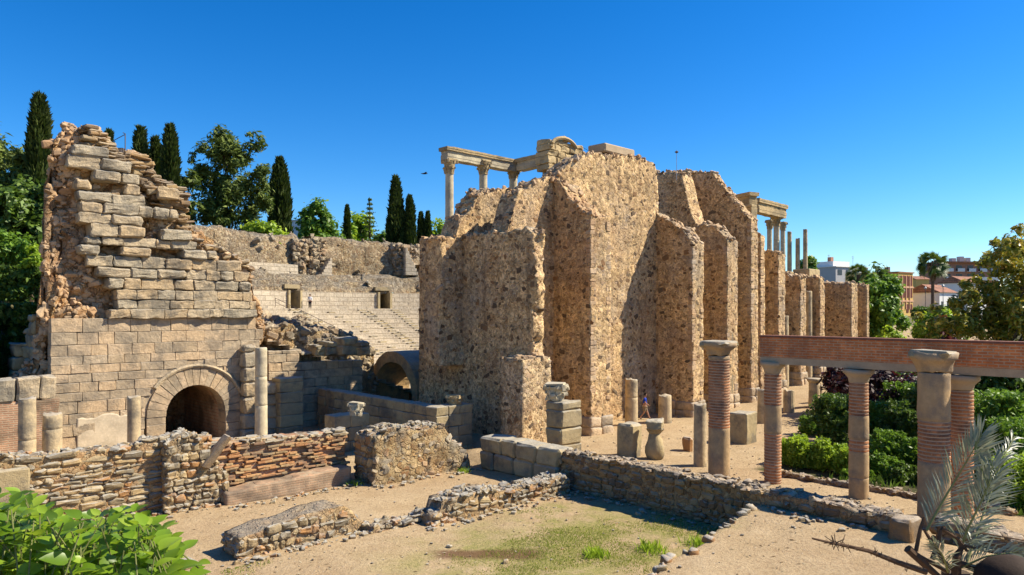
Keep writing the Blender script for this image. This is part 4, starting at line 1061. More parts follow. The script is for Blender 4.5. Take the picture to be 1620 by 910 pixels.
# far upper columns and beams
ccol('far white column with a capital, nearest the hanging end of the far beam', 1217.5, 72.5, 362, 8, zd(397, 72.5)-.6, .9, seed=6, group='far columns on the upper stage')
ccol('far white column directly under the overhanging far beam', 1228.5, 70, 358, 9.5, zd(396, 70)-.6, .95, seed=7, group='far columns on the upper stage')
ccol('far white column with a capital behind the overhanging far beam', 1238.5, 76, 365, 7.5, zd(397, 76)-.6, .9, seed=8, group='far columns on the upper stage')
for px, yt, yb, lab in [(1249, 367, 428, 'bare far shaft without a capital, between the capitals and the shorter shaft'), (1262, 378, 428, 'shortest bare far shaft on the upper stage'), (1274, 363, 425, 'last and tallest bare far shaft on the upper stage')]:
    column(lab, px, 70, yt, 6.8, zb=zd(yb, 70)-.5, mat=SHAFT, seed=px, name='bare_shaft', broken=.05, group='bare shafts on the upper stage')
a = xy(1193, 66); b = xy(1237, 70.5)
entab('marble_beam', 'far overhanging marble beam above the distant white columns', a, b, zd(343, 69), 1.25, .9, (MARBT, MARBT))
a = xy(1170, 61.5); b = xy(1192, 60)
entab('marble_beam', 'short dark marble beam on a square post at the end of the high broken wall', a, b, zd(325, 60.5), 1.0, .8, (MARBT, MARBT))
block_wall('square_post', 'square marble post under the short dark beam on the broken wall', 'post', 0, xy(1186, 60)[0]-.4, xy(1186, 60)[0]+.5, xy(1186, 60)[1]-.4, xy(1186, 60)[1]+.4, 12, lambda a: zd(324, 60)+0*a, MARBT, hs=(.8, 1.1), ls=(2, 3), seed=71)
# ------------------------------------------------------------------ carved pieces standing on the plaza
def placed_cap(label, px, py, Y, r, h, seed, mat=MARB, worn=.25, name='carved_capital', leaves=6):
    p = xy(px, Y); t = thing(name, label, 'capital', (p[0], p[1], zd(py, Y)), None, .6)
    capital(t, 0, r*.62, r, h, mat, seed, worn, leaves, name='bell'); return t
p = xy(892, 36.2)
block_wall('capital_pedestal', 'broad pedestal of three rounded grey courses beside the end of the shaded flank', 'pedestal', 0, p[0]-.75, p[0]+.75, p[1]-.55, p[1]+.55, -.1, lambda a: zd(634, 36.2)+0*a, ASHG, hs=(.82, .86), ls=(2, 3), seed=81, bev=.07, jit=.03)
placed_cap('big eroded marble capital with dark leaves, on the broad pedestal', 879, 633, 36.2, .62, .86, 3, MARB, .14)
placed_cap('small white marble capital on the short squared pier', 563, 657, 36.0, .40, .66, 4, MARB, .12)
placed_cap('flat worn capital with a wide slab, on the end pier of the ashlar wall', 720, 640, 39.8, .48, .55, 5, MARBT, .12)
def block(name, label, px, pyb, ytop, w, depth, mat=ASHG, seed=0, z=None, bev=.1, jit=.05, rz=0, Y=None):
    z = 0 if z is None else z
    Y = Y or (CZ-z)*FPX/(pyb-HY); p = xy(px, Y); zt = zd(ytop, Y); W = w/FPX*Y
    s = S(); s.stone((0, 0, (zt-z)/2), (W, depth, zt-z+.1), 0, bev, jit, random.Random(seed))
    # worn surface
    bm = bmesh.new(); vs_ = [bm.verts.new(v) for v in s.V]
    for f in s.F: bm.faces.new([vs_[i] for i in f])
    bmesh.ops.subdivide_edges(bm, edges=bm.edges[:], cuts=3, use_grid_fill=True)
    V = [v.co[:] for v in bm.verts]; bm.verts.index_update(); F = [[v.index for v in f.verts] for f in bm.faces]; bm.free()
    o = rough(name, V, F, mat, None, .035, 2.2, seed, False); o.location = (p[0], p[1], z-.05); o.rotation_euler = (0, 0, rz)
    return tag(o, label, 'stone block')
block('squared_block', 'upright grey block standing beside the altar-shaped stone', 996, 722, 670, 36, .85, seed=2, rz=.2)
block('squared_block', 'wide pale grey block standing between the brick columns', 1174, 700, 652, 33, 1.2, seed=3, rz=.0, bev=.06)
block('broken_stone', 'small broken stone lying on the sand before the slim granite shaft', 1088, 712, 691, 17, .5, FIELD, seed=4, rz=.4)
Y = CZ*FPX/(726-HY); p = xy(1036, Y)
t = thing('altar_stone', 'waisted altar-shaped stone with a flat block on top', 'carved stone', (p[0], p[1], -.03), None, .3)
s = S(); s.lathe([(.30, 0), (.40, .10), (.45, .32), (.44, .62), (.38, .95), (.30, 1.2), (.26, 1.3)], 20)
rough('body', s.V, s.F, ASHG, t, .08, 2, 3)
s = S(); s.lathe([(.26, 1.28), (.34, 1.36), (.44, 1.5)], 14); s.stone((0, 0, 1.72), (1.0, .72, .5), .3, .06, .05, random.Random(6)); s.worn('cap_block', ASHG, t, 3, .05, 2.5, 4, False)

# ------------------------------------------------------------------ brick columns and the brick beam
UB = 29.25
def brick_column(label, px, u, w, ytop, bands, caph, capr, group=None, seed=0, zb=None, beamtop=True):
    """bands: list of (fraction of height, 'b' brick or 's' stone) from the foot up"""
    Y = dep(px, u=u); p = xy(px, Y); r = w/FPX*Y/2; zb = gh(*p)-.15 if zb is None else zb
    H = zd(ytop, Y)-zb; Hs = H-caph
    t = thing('brick_column', label, 'column', (p[0], p[1], zb), group)
    z0 = 0.
    for i, (f, k) in enumerate(bands):
        z1 = Hs*f; s = S()
        if k == 'b':
            prof, m = [], []; z = z0; c = 0
            nrow = max(2, int((z1-z0)/.125)); hh = (z1-z0)/nrow
            rg = random.Random(seed+i)
            for q in range(nrow):
                rr = r*(1.0+rg.uniform(-.014, .014)); zb_ = z+hh*.66
                prof += [(rr*.985, z+.004), (rr, z+.012), (rr, zb_-.008), (rr*.985, zb_), (r*.955, zb_+.004), (r*.955, z+hh-.004)]
                m += [0, 0, 0, 1, 1, 1]
                z += hh
            s.lathe(prof, 36, m=m[:len(prof)-1]+[1], rf=lambda q, zz, rr: 1+.010*n1(np.array([q*6+zz*37]), seed, 2)[0])
            s.build('brick_drum', None, t, mats=[BRK, MORTC])
        else:
            n = max(3, int((z1-z0)/.12)); prof = [(r*.97, z0)]+[(r*(1.02-.02*q/n), z0+(z1-z0)*(q+.2)/(n+.4)) for q in range(n+1)]+[(r*.97, z1)]
            s.lathe(prof, 32)
            V = np.array(s.V); V[:, :2] *= (1+.03*fbm(V*2+seed+i, seed+i, 4))[:, None]; s.V = list(V)
            s.build('stone_drum', SHAFT2, t, smooth=True)
        z0 = z1
    s = S()
    s.lathe([(r*.95, Hs), (r*1.0, Hs+caph*.1), (r*1.08, Hs+caph*.35), (r*capr*.9, Hs+caph*.62), (r*capr, Hs+caph*.7), (r*capr, Hs+caph), (.01, Hs+caph)], 32, rf=lambda q, zz, rr: 1 if zz < Hs+caph*.6 else 1.0)
    V = np.array(s.V); V = V+np.stack([fbm(V*2.4+seed+7*q, seed+q, 3) for q in range(3)], -1)*(.03 if beamtop else .07)
    s.V = list(V); s.build('capital', CONC if beamtop else SHAFT2, t, smooth=True)
    if not beamtop:
        s = S(); s.stone((0, 0, Hs+caph*.88), (r*capr*1.72, r*capr*1.72, caph*.36), 0, .08, .06, random.Random(seed)); s.build('abacus', ASHG, t)
    return t
SHAFT2 = m_stone('mortared_shaft', [(.56, .41, .285), (.51, .37, .25)], lichen=(.20, .16, .12), lam=.7, bd=.02, scale=1.3, top=(.33, .31, .27))
MORTC = m_plain('column_mortar', (.46, .32, .21), .95, .1, .4, 6, .01)
brick_column('thick freestanding brick column with a stone foot and a wide flat capital', 1137.5, 28.7, 33, 541, [(.42, 's'), (.97, 'b'), (1, 's')], .62, 1.62, seed=1, beamtop=False)
brick_column('thickest column of brick and stone bands with a rounded stone capital, before the beam', 1477.5, 27.4, 46, 557, [(.44, 's'), (.70, 'b'), (1, 's')], .7, 1.42, seed=2, beamtop=False, zb=-.2)
brick_column('first slim brick column carrying the far end of the brick beam', 1222.5, UB, 26, 572, [(.47, 'b'), (.72, 's'), (1, 'b')], .50, 1.5, 'columns under the brick beam', 3)
brick_column('slim column with a pale lower shaft and two brick bands under the beam', 1358.5, UB, 29, 584, [(.20, 's'), (.42, 's'), (.52, 'b'), (.72, 's'), (1, 'b')], .50, 1.6, 'columns under the brick beam', 4)
brick_column('all-brick slim column under the beam, partly behind the thickest column', 1521, UB, 34, 594, [(1, 'b')], .52, 1.5, 'columns under the brick beam', 5)
bv0, bv1 = -2.0, 15.75
zb0, zb1 = zd(576, dep(1240, u=UB)), zd(531, dep(1240, u=UB))
beam = thing('brick_beam', 'long straight brick beam with a concrete underside carried on slim columns', 'beam', (UB, 7, zb0))
s = S(); s.box((0, (bv0+bv1)/2-7, .28+(zb1-zb0-.36)/2), (.62, bv1-bv0, zb1-zb0-.36)); s.build('brick_course', BRKY, beam)
s = S(); s.box((0, (bv0+bv1)/2-7, .14), (.60, bv1-bv0, .276)); s.build('concrete_soffit', CONC, beam)
s = S(); s.box((0, (bv0+bv1)/2-7, zb1-zb0-.037), (.68, bv1-bv0+.05, .08)); s.build('coping', m_plain('coping_brick', (.20, .09, .06), .9, .2, .5, 3), beam)

# ------------------------------------------------------------------ loose stones marking the edge of the upper court
r = random.Random(91)
es = S()
for k in range(95):
    q = r.random(); u = 15.5+q*7.3; v = 12.0+.143*(u-16.5)+.2*n1(np.array([u*.9]), 5)[0]+r.gauss(0, .17)
    sz = r.uniform(.12, .38); es.stone((u, v, gh(u, v)+sz*.12), (sz, sz*r.uniform(.5, .9), sz*r.uniform(.4, .7)), r.uniform(0, 3), sz*.12, sz*.1, r, tilt=r.uniform(-.3, .3))
tag(es.worn('edging_stones', FIELD, None, 1, .02, 5), 'ragged line of loose pale stones along the step in the sandy court', 'stones', kind='stuff')
ps = S()
for k in range(700):
    u, v = r.uniform(8, 46), r.uniform(10, 30)
    if 22.9 < u < 24.3: continue
    sz = r.uniform(.03, .10); ps.stone((u, v, gh(u, v)+sz*.2), (sz, sz*r.uniform(.5, .9), sz*.6), r.uniform(0, 3), sz*.12, sz*.1, r)
tag(ps.build('scattered_pebbles', FIELD), 'small pebbles scattered over the sandy ground', 'pebbles', kind='stuff')
for i, (px, py, w, lab) in enumerate([(711, 866, 10, 'single white stone lying beside the dark bare patch of earth'), (295, 893, 40, 'flat pale paving slab lying in the sand by the leafy bush'), (800, 888, 12, 'small pale stone at the end of the dark bare patch')]):
    Y = 7.72*FPX/(py-HY); p = xy(px, Y); s = S(); W = w/FPX*Y; s.stone((0, 0, 0), (W, W*.7, min(W*.5, .14)), r.uniform(0, 2), .03, .02, r); o = s.build('loose_stone', MARB if i == 0 else FIELD); o.location = (p[0], p[1], gh(*p)+.04); tag(o, lab, 'stone')
fs = S(); r = random.Random(23)
for k in range(420):
    w = r.choice(['long', 'front', 'f1', 'f2', 'chunk', 'brick'])
    u, v = {'long': (23.0-abs(r.gauss(0, .35)), r.uniform(9, 22)), 'front': (r.uniform(3, 11), 29.4-abs(r.gauss(0, .4))), 'f1': (r.uniform(8.8, 14), 22.2-abs(r.gauss(0, .3))), 'f2': (r.uniform(15.2, 22.8), 21.0-abs(r.gauss(0, .3))), 'chunk': (r.uniform(17, 22.8), 27.5-abs(r.gauss(0, .35))), 'brick': (r.uniform(11, 17), 28.6-abs(r.gauss(0, .3)))}[w]
    sz = r.uniform(.05, .22); fs.stone((u, v, gh(u, v)+sz*.15), (sz, sz*r.uniform(.5, .9), sz*.6), r.uniform(0, 3), sz*.1, sz*.1, r, tilt=r.uniform(-.3, .3))
tag(fs.worn('fallen_stones', FIELD, None, 1, .015, 6, 3, False), 'small fallen stones gathered along the feet of the low court walls', 'stones', kind='stuff')
r = random.Random(17)
for i, (u, v, w, h, lab) in enumerate([(34.5, 13.9, 1.6, .9, 'weathered boulder among the garden shrubs behind the second beam column')]):
    block('garden_rock', lab, 1420, 0, 690, 50, 1.2, FIELD, 7, z=0, Y=38, bev=.25, jit=.15)
stone_wall('garden_edging', 'low rough stone kerb along the bright green hedge', 'kerb', 1, 7, 16.5, 30.5, 30.9, -.3, lambda a: .22+.1*n1(a*1.4, 60), FIELDB, seed=66, faces=(0, 4), hr=(.15, .25))

# ------------------------------------------------------------------ plants
RNG = np.random.default_rng(7)
def unit(n):
    d = RNG.normal(size=(n, 3)); return d/np.linalg.norm(d, axis=1)[:, None]
def leaf_quads(C, size, up=.3, asp=.55, out=None, k=.5):
    n = len(C); d = unit(n)
    if out is not None: d = d*(1-k)+out*k
    d[:, 2] += up; d /= np.linalg.norm(d, axis=1)[:, None]
    t = np.cross(d, unit(n)); t /= np.linalg.norm(t, axis=1)[:, None]
    b = np.cross(d, t); sz = (size*RNG.uniform(.6, 1.3, n))[:, None]
    a, w = t*sz, b*sz*asp
    return np.stack([C-a, C+w*.9-a*.1+d*sz*.12, C+a, C-w*.9-a*.1+d*sz*.12], 1)
def clumps(cl, n, shell=.55, gap=0., seed=0, sq=(1, 1, 1)):
    """points near the surface of many overlapping lobes: (x, y, z, radius)"""
    cl = np.array(cl, float); w = cl[:, 3]**2; w /= w.sum()
    i = RNG.choice(len(cl), n, p=w); d = unit(n); rr = (shell+(1-shell)*RNG.random(n))[:, None]
    P = cl[i, :3]+d*rr*cl[i, 3:4]*np.array(sq)+RNG.normal(size=(n, 3))*cl[i, 3:4]*.17*(RNG.random((n, 1))+.3)
    if gap:
        k = fbm(P*(1.1/np.mean(cl[:, 3])), seed, 2) > -gap; P, d = P[k], d[k]
    return P, d
def tapered(s, a, b, r0, r1, wob=.1, n=6, seed=0):
    a, b = np.array(a, float), np.array(b, float); L = np.linalg.norm(b-a)
    pts = [a+(b-a)*q+np.array([n1(np.array([q*2+seed]), seed)[0], n1(np.array([q*2+seed]), seed+3)[0], 0])*wob*L*.3*sin(pi*q) for q in np.linspace(0, 1, 6)]
    s.tube(pts, list(np.linspace(r0, r1, 6)), n)
BARK = m_plain('bark', (.11, .08, .055), .95, .1, .5, 4, .04)
L_CYP = m_leaf('cypress_foliage', [(0.0203, 0.0355, 0.0073), (0.0372, 0.0573, 0.0109), (0.0507, 0.0751, 0.0127), (0.0761, 0.0955, 0.0182)], .7, .2, .12, (.12, .2, .02))
L_PINE = m_leaf('pine_foliage', [(0.0539, 0.0838, 0.0188), (0.0979, 0.1397, 0.0235), (0.1467, 0.1897, 0.0294), (0.1957, 0.2396, 0.047)], .65, .25, .2, (.15, .25, .03))
L_DARK = m_leaf('dark_foliage', [(0.0439, 0.0819, 0.0136), (0.0731, 0.1269, 0.0191), (0.1098, 0.1843, 0.0273), (0.1585, 0.2457, 0.0342)], .5, .35, .25, (.18, .3, .03))
L_MID = m_leaf('mid_foliage', [(0.081, 0.1595, 0.0203), (0.1216, 0.2304, 0.027), (0.1722, 0.3012, 0.0338), (0.2227, 0.3544, 0.0405)], .5, .35, .35, (.25, .42, .03))
L_BRI = m_leaf('bright_foliage', [(0.155, 0.254, 0.021), (0.241, 0.374, 0.028), (0.345, 0.493, 0.041), (0.449, 0.568, 0.069)], .5, .35, .42, (.45, .6, .03))
L_YEL = m_leaf('magnolia_foliage', [(0.1207, 0.1553, 0.0166), (0.2173, 0.2484, 0.0248), (0.4105, 0.3518, 0.0414), (0.7245, 0.476, 0.0828)], .35, .4, .3, (.45, .42, .05))
L_RED = m_leaf('plum_foliage', [(.025, .008, .010), (.045, .012, .014), (.07, .022, .022), (.03, .02, .012)], .5, .4, .2, (.2, .03, .03))
L_REDB = m_leaf('red_shrub_foliage', [(.06, .012, .012), (.11, .02, .016), (.15, .04, .02)], .5, .4, .25, (.3, .05, .03))
def tree(name, label, cat, x, y, z, cl, n, size, mat, trunk=.2, th=None, group=None, shell=.3, gap=.25, asp=.55, up=.3, sq=(1, 1, 1), seed=0, k=.5):
    t = thing(name, label, cat, (x, y, z), group)
    P, d = clumps(cl, n, shell, gap, seed, sq)
    quads('crown', leaf_quads(P, size, up, asp, d, k), mat, t)
    s = S(); cl = sorted(cl, key=lambda c: -c[3])
    mid = np.mean([c[:3] for c in cl], axis=0); h = th or mid[2]
    tapered(s, (0, 0, -.6), (mid[0]*.6, mid[1]*.6, h), trunk, trunk*.5, .12, 8, seed)
    for i, c in enumerate(cl[:12]): tapered(s, (mid[0]*.4, mid[1]*.4, h*(.45+.04*i)), c[:3], trunk*.4, trunk*.1, .2, 5, seed+i)
    s.build('trunk', BARK, t, smooth=True); return t
def lobes(n, R, H, z0, rl, seed, flat=1.):
    g = np.random.default_rng(seed); out = []
    for i in range(n):
        q = g.random(); a = g.random()*2*pi; zz = z0+H*q; w = math.sin(pi*min(.97, max(.08, .12+q*.85)))**.6
        rr = R*w*math.sqrt(g.random()); out.append((rr*cos(a), rr*sin(a), zz, rl*g.uniform(.6, 1.25)*flat))
    return out
def at(px, Y): return xy(px, Y)
def crown_px(name, label, cat, px, Y, zb, blobs, n, size, mat, trunk=.3, **kw):
    """a crown of lobes placed where the tree has them; each lobe (px, py, radius px, depth offset)"""
    p = xy(px, Y); cl = []
    for bx, by, br, dy in blobs:
        q = xy(bx, Y+dy); cl.append((q[0]-p[0], q[1]-p[1], zd(by, Y+dy)-zb, br/FPX*Y))
    return tree(name, label, cat, p[0], p[1], zb, cl, n, size, mat, trunk=trunk, **kw)
def cypress(label, px, ytop, w, Y, zb, seed, n=5200, lean=0):
    p = xy(px, Y); H = zd(ytop, Y)-zb; R = w/FPX*Y/2
    t = thing('cypress_tree', label, 'cypress', (p[0], p[1], zb), 'cypresses beyond the theatre')
    q = RNG.random(n)**.8; a = RNG.random(n)*2*pi
    prof = R*np.interp(q, [0, .06, .25, .55, .8, .93, 1], [.55, .85, 1, .92, .66, .36, .05])
    bump = 1+.28*fbm(np.stack([np.cos(a)*1.6, np.sin(a)*1.6, q*9+seed*3], -1), seed, 3)
    rr = prof*bump*(.72+.3*RNG.random(n))
    C = np.stack([rr*np.cos(a), rr*np.sin(a), q*H], -1)
    out = np.stack([np.cos(a)*.5, np.sin(a)*.5, np.ones(n)*1.0], -1)
    tt = out+unit(n)*.4; tt /= np.linalg.norm(tt, axis=1)[:, None]
    b = np.cross(tt, unit(n)); b /= np.linalg.norm(b, axis=1)[:, None]; sz = RNG.uniform(.28, .55, n)[:, None]*max(.6, H/11)
    quads('crown', np.stack([C-tt*sz*.5, C+b*sz*.32, C+tt*sz, C-b*sz*.32], 1), L_CYP, t)
    s = S().tube([(0, 0, -1), (0, 0, H*.5), (0, 0, H*.9)], [R*.30, R*.22, .03], 8); s.build('trunk', BARK, t)
for i, a in enumerate([
    ('tallest cypress, rising at the outer flank of the tower above the woods', 62, 156, 38, 74, 8),
    ('cypress mostly hidden behind the top of the tower beside the floodlight', 172, 212, 15, 84, 9),
    ('cypress with a blunt top just past the floodlight', 222, 206, 31, 96, 9.5),
    ('slim pointed cypress between the two bigger ones behind the tower', 246, 222, 22, 98, 9.5),
    ('straight dark cypress at the foot of the sloping tower skyline', 269, 203, 29, 96, 9.5),
    ('big cypress standing at the gap in the upper walls beside the white house', 443, 253, 38, 113, 10),
    ('smallest cypress between the round green trees', 549, 327, 11, 128, 12),
    ('tall slim cypress above the middle of the upper wall', 626, 282, 25, 122, 11),
    ('middle-height cypress in the row of four', 648, 312, 21, 122, 11),
    ('low narrow cypress third in the row of four', 666, 338, 14, 124, 11),
    ('low narrow cypress last in the row of four, touching the end wall', 677, 337, 12, 124, 11)]):
    cypress(*a, seed=i)
def T(name, label, cat, px, Y, zb, ytop, wpx, n, size, mat, nl=22, z0=.15, seed=0, rl=.3, **kw):
    p = xy(px, Y); H = zd(ytop, Y)-zb; R = wpx/FPX*Y/2; c = R*rl*1.5
    return tree(name, label, cat, p[0], p[1], zb, lobes(nl, R-c*.35, H*(1-z0)-c, H*z0+c*.3, c, seed), n, size, mat, trunk=max(.12, R*.09), seed=seed, **kw)
g = np.random.default_rng(3); B = []
for bx, by, br in [(330, 240, 20), (352, 228, 16), (372, 240, 20), (395, 250, 20), (410, 268, 16), (345, 262, 26), (375, 275, 28), (320, 268, 16), (400, 295, 22), (350, 298, 26), (325, 305, 20), (382, 312, 26), (415, 320, 16), (350, 332, 22), (320, 335, 20), (395, 340, 22), (308, 252, 8), (418, 300, 12), (360, 345, 20)]:
    for q in range(3): B.append((bx+g.normal()*br*.5, by+g.normal()*br*.45, br*g.uniform(.6, 1.0), g.uniform(-2.5, 2.5)))
crown_px('eucalyptus_tree', 'large loose dark tree with gaps of sky in its crown, above the upper seating', 'tree', 366, 106, 10, B, 36000, .40, L_PINE, .35, th=8, gap=.1, asp=.33, seed=3)
T('conifer_tree', 'dark bushy conifer behind the slope of the tower skyline', 'tree', 300, 100, 10, 268, 46, 5000, .42, L_PINE, 14, .05, 4, .36, asp=.4)
T('round_tree', 'round bright green tree beside the white house', 'tree', 500, 122, 12, 312, 70, 9000, .42, L_MID, 20, .12, 5, .34, gap=.35)
T('round_tree', 'pale green loose tree between the small cypress and the whorled conifer', 'tree', 565, 134, 12, 336, 80, 6000, .45, L_BRI, 18, .1, 6, .34)
T('round_tree', 'low bright tree peeping over the far end of the upper wall', 'tree', 692, 128, 12, 352, 44, 4000, .4, L_BRI, 12, .1, 7, .4)
T('round_tree', 'low green tree to the side of the whorled conifer', 'tree', 606, 128, 12, 362, 44, 4000, .4, L_MID, 12, .1, 8, .4)
T('shrub', 'bright leafy shrub growing along the top of the upper wall', 'shrub', 410, 101, 13, 348, 74, 5000, .38, L_BRI, 12, .1, 9, .3)
# whorled conifer
p = xy(585, 126); t = thing('whorled_conifer', 'thin conifer with open whorls of branches among the round trees', 'tree', (p[0], p[1], 12)); H = zd(312, 126)-12
Q = []
s = S().tube([(0, 0, -1), (0, 0, H*.6), (0, 0, H)], [.3, .18, .03], 6); s.build('trunk', BARK, t)
for k in range(15):
    z = H*(.25+.72*k/14); L = 2.6*(1-k/15.5)
    for b in range(6):
        a = b*pi/3+k*.6
        for j in range(12):
            q = j/11; Q.append((L*q*cos(a), L*q*sin(a), z+.35*q*q*L*.5-.15*L*q))
Q = np.array(Q)+RNG.normal(size=(len(Q), 3))*.09
quads('crown', leaf_quads(Q, .26, .2, .4), L_PINE, t)
# woods at the edge of the hill
def wood(name, label, cat, Y, zb, blobs, n, size, mat, seed, **kw):
    g = np.random.default_rng(seed); B = []
    for bx, by, br in blobs:
        for q in range(4): B.append((bx+g.normal()*br*.45, by+g.normal()*br*.45, br*g.uniform(.6, 1.0), g.uniform(-2, 2)))
    crown_px(name, label, cat, blobs[0][0], Y, zb, B, n, size, mat, .3, seed=seed, gap=.2, **kw)
wood('woodland_tree', 'tall feathery tree at the edge of the woods beyond the tower', 'tree', 80, 8, [(4, 258, 24), (22, 290, 26), (-20, 250, 30), (10, 300, 34), (-30, 300, 40), (5, 345, 36)], 20000, .40, L_PINE, 20, asp=.35)
wood('woodland_tree', 'feathery dark tree leaning on the tallest cypress', 'tree', 76, 8, [(36, 262, 18), (30, 290, 26), (48, 310, 26), (34, 335, 30), (60, 345, 26)], 20000, .38, L_PINE, 21, asp=.35)
wood('woodland_tree', 'broad dark tree low in the woods beyond the tower', 'tree', 70, 8, [(20, 335, 32), (-15, 345, 34), (52, 350, 30), (20, 375, 34), (60, 380, 28)], 20000, .36, L_DARK, 22)
wood('woodland_tree', 'dark tree squeezed between the tower and the tallest cypress', 'tree', 72, 8, [(74, 318, 20), (70, 350, 24), (80, 380, 24), (66, 400, 22)], 12000, .36, L_DARK, 23)
wood('woodland_shrub', 'sunlit bright green shrub beneath the dark woods', 'shrub', 64, 8, [(8, 384, 18), (-12, 392, 22), (26, 392, 18), (10, 408, 18), (38, 405, 14)], 8000, .22, L_MID, 24)
wood('woodland_shrub', 'smaller bright shrub beside the tower flank', 'shrub', 63, 8, [(48, 398, 13), (58, 410, 12), (40, 414, 11)], 4500, .2, L_BRI, 25)
def hedge(name, label, cat, px, Y, zb, ytop, wpx, dpt, n, size, mat, seed=0, rz=0., trim=False, asp=.5, group=None):
    """a shrub mass: leafy shell over a lumpy body"""
    p = xy(px, Y); H = zd(ytop, Y)-zb; W = wpx/FPX*Y
    t = thing(name, label, cat, (p[0], p[1], zb), group, HEAD-pi/2+rz); g = np.random.default_rng(seed)
    cl = []
    W *= 1.25; nn = max(9, int(W*dpt*2.2))
    for i in range(nn):
        c = min(H*.42, .75)*g.uniform(.75, 1.2)
        cl.append((g.uniform(-1, 1)*(W/2-c*.8), g.uniform(-1, 1)*max(.1, dpt/2-c*.6), (H-c) if i % 2 == 0 else g.uniform(.2, .8)*H, c))
    P, d = clumps(cl, int(n*1.3), .45, .35, seed); m = int(n*.25); q = g.integers(0, len(cl), m); cc = np.array(cl)[q]; sp = unit(m); sp[:, 2] = abs(sp[:, 2])+.5
    sh = np.floor(g.random(m)*40); P = np.concatenate([P, cc[:, :3]+np.stack([np.cos(sh*2.4)*cc[:, 3]*.5, np.sin(sh*2.4)*cc[:, 3]*.5, cc[:, 3]*(.75+.5*g.random(m))], -1)+g.normal(size=(m, 3))*.03])
    P = P[P[:, 2] > 0]
    quads('leaves', leaf_quads(P, size, .35, asp, None), mat, t)
    s = S()
    for i in range(5): tapered(s, (cl[i][0]*.5, cl[i][1]*.5, -.2), cl[i][:3], .05, .015, .2, 5, i)
    s.build('stem', BARK, t); return t
tw_ = hedge('shaded_hedge', 'deep green clipped hedge in shade at the edge of the hill', 'hedge', 28, 62, 7.5, 425, 100, 1.6, 5000, .24, L_DARK, 31)
hedge('shade_bush', 'dark bush added to stand for shade on the slope beside the tower flank', 'bush', 22, 47, 1.0, 486, 74, 2.2, 12000, .2, L_DARK, 33)  # bush added to darken the sunlit slope in place of shade
# garden
G = [
 ('flowering_hedge', 'bright yellow-green hedge beside the first beam column', 'hedge', 1268, 34.5, -.1, 698, 62, 2.6, 9000, .095, L_BRI, 0),
 ('flowering_hedge', 'bright green hedge sloping up to the second beam column', 'hedge', 1318, 33.0, -.1, 712, 62, 2.4, 9000, .095, L_BRI, 0),
 ('garden_shrub', 'dark rounded bush between the sandy path and the second beam column', 'shrub', 1326, 39, 0, 632, 58, 2.8, 8000, .11, L_DARK, 0),
 ('garden_shrub', 'fresh green rounded bush just past the second beam column', 'shrub', 1396, 40, 0, 648, 50, 2.2, 7000, .12, L_MID, 0),
 ('garden_shrub', 'mid green bush in front of the thickest column', 'shrub', 1432, 38, 0, 655, 50, 2.2, 6000, .12, L_DARK, 0),
 ('garden_shrub', 'low bright bush at the foot of the second beam column', 'shrub', 1398, 32.2, -.1, 728, 60, 1.8, 7000, .085, L_MID, 0),
 ('garden_shrub', 'olive coloured bush left of the thickest column foot', 'shrub', 1436, 31.2, -.1, 742, 50, 1.6, 6000, .085, L_DARK, 0),
 ('garden_shrub', 'glossy green bush to the far side of the all-brick column', 'shrub', 1575, 33, 0, 628, 90, 3, 11000, .12, L_MID, 0),
 ('garden_shrub', 'dark green bush beyond the brick columns at the end of the beam', 'shrub', 1500, 40, 0, 610, 120, 3, 10000, .13, L_DARK, 0),
 ('garden_shrub', 'lit low bush behind the silvery palm fronds', 'shrub', 1605, 27.5, -.1, 735, 90, 2, 8000, .10, L_BRI, 0),
 ('garden_shrub', 'dark leafy bush low behind the palm fronds', 'shrub', 1555, 30, -.1, 715, 90, 2, 7000, .10, L_DARK, 0),
 ('grassy_tuft', 'wispy grey-green tuft between the brick hedge and the second column', 'shrub', 1345, 32.0, -.1, 745, 50, 1.0, 4000, .10, L_MID, 0)]
G += [
 ('garden_shrub', 'leafy green bush filling the bed between second beam column and thickest column', 'shrub', 1418, 34.5, -.1, 690, 60, 2.2, 8000, .10, L_MID, 0),
 ('garden_shrub', 'tall leafy bush seen between the thickest column and the all-brick column', 'shrub', 1500, 36, 0, 640, 60, 2.4, 9000, .11, L_DARK, 0),
 ('garden_shrub', 'broad mid green bush low at the picture edge beyond the palm', 'shrub', 1610, 31, -.1, 672, 90, 2.6, 9000, .11, L_MID, 0),
 ('garden_shrub', 'green bush under the plum tree by the path', 'shrub', 1290, 43, 0, 662, 46, 2.0, 6000, .11, L_MID, 0),
 ('garden_shrub', 'bush with pale leaf tips between plum tree and beam', 'shrub', 1440, 44, 0, 612, 60, 2.4, 8000, .12, L_MID, 0)]
for i, (nm, lab, cat, px, Y, zb, yt, w, dp, n, sz, m, rz) in enumerate(G):
    hedge(nm, lab, cat, px, Y, zb, yt, w, dp, n, sz, m, 40+i, rz)
T('plum_tree', 'dark purple-leaved plum tree behind the second beam column', 'tree', 1378, 47, 0, 574, 140, 14000, .17, L_RED, 26, .25, 61, .3, gap=.3)
T('plum_tree', 'small purple plum bush beside the sandy path end', 'tree', 1328, 50, 0, 578, 50, 5000, .17, L_RED, 12, .3, 62, .4, gap=.3)
T('garden_tree', 'green tree crown filling the gap under the beam beside the plum tree', 'tree', 1455, 52, 0, 570, 90, 8000, .2, L_MID, 18, .2, 63, .3)
g = np.random.default_rng(64); B = []
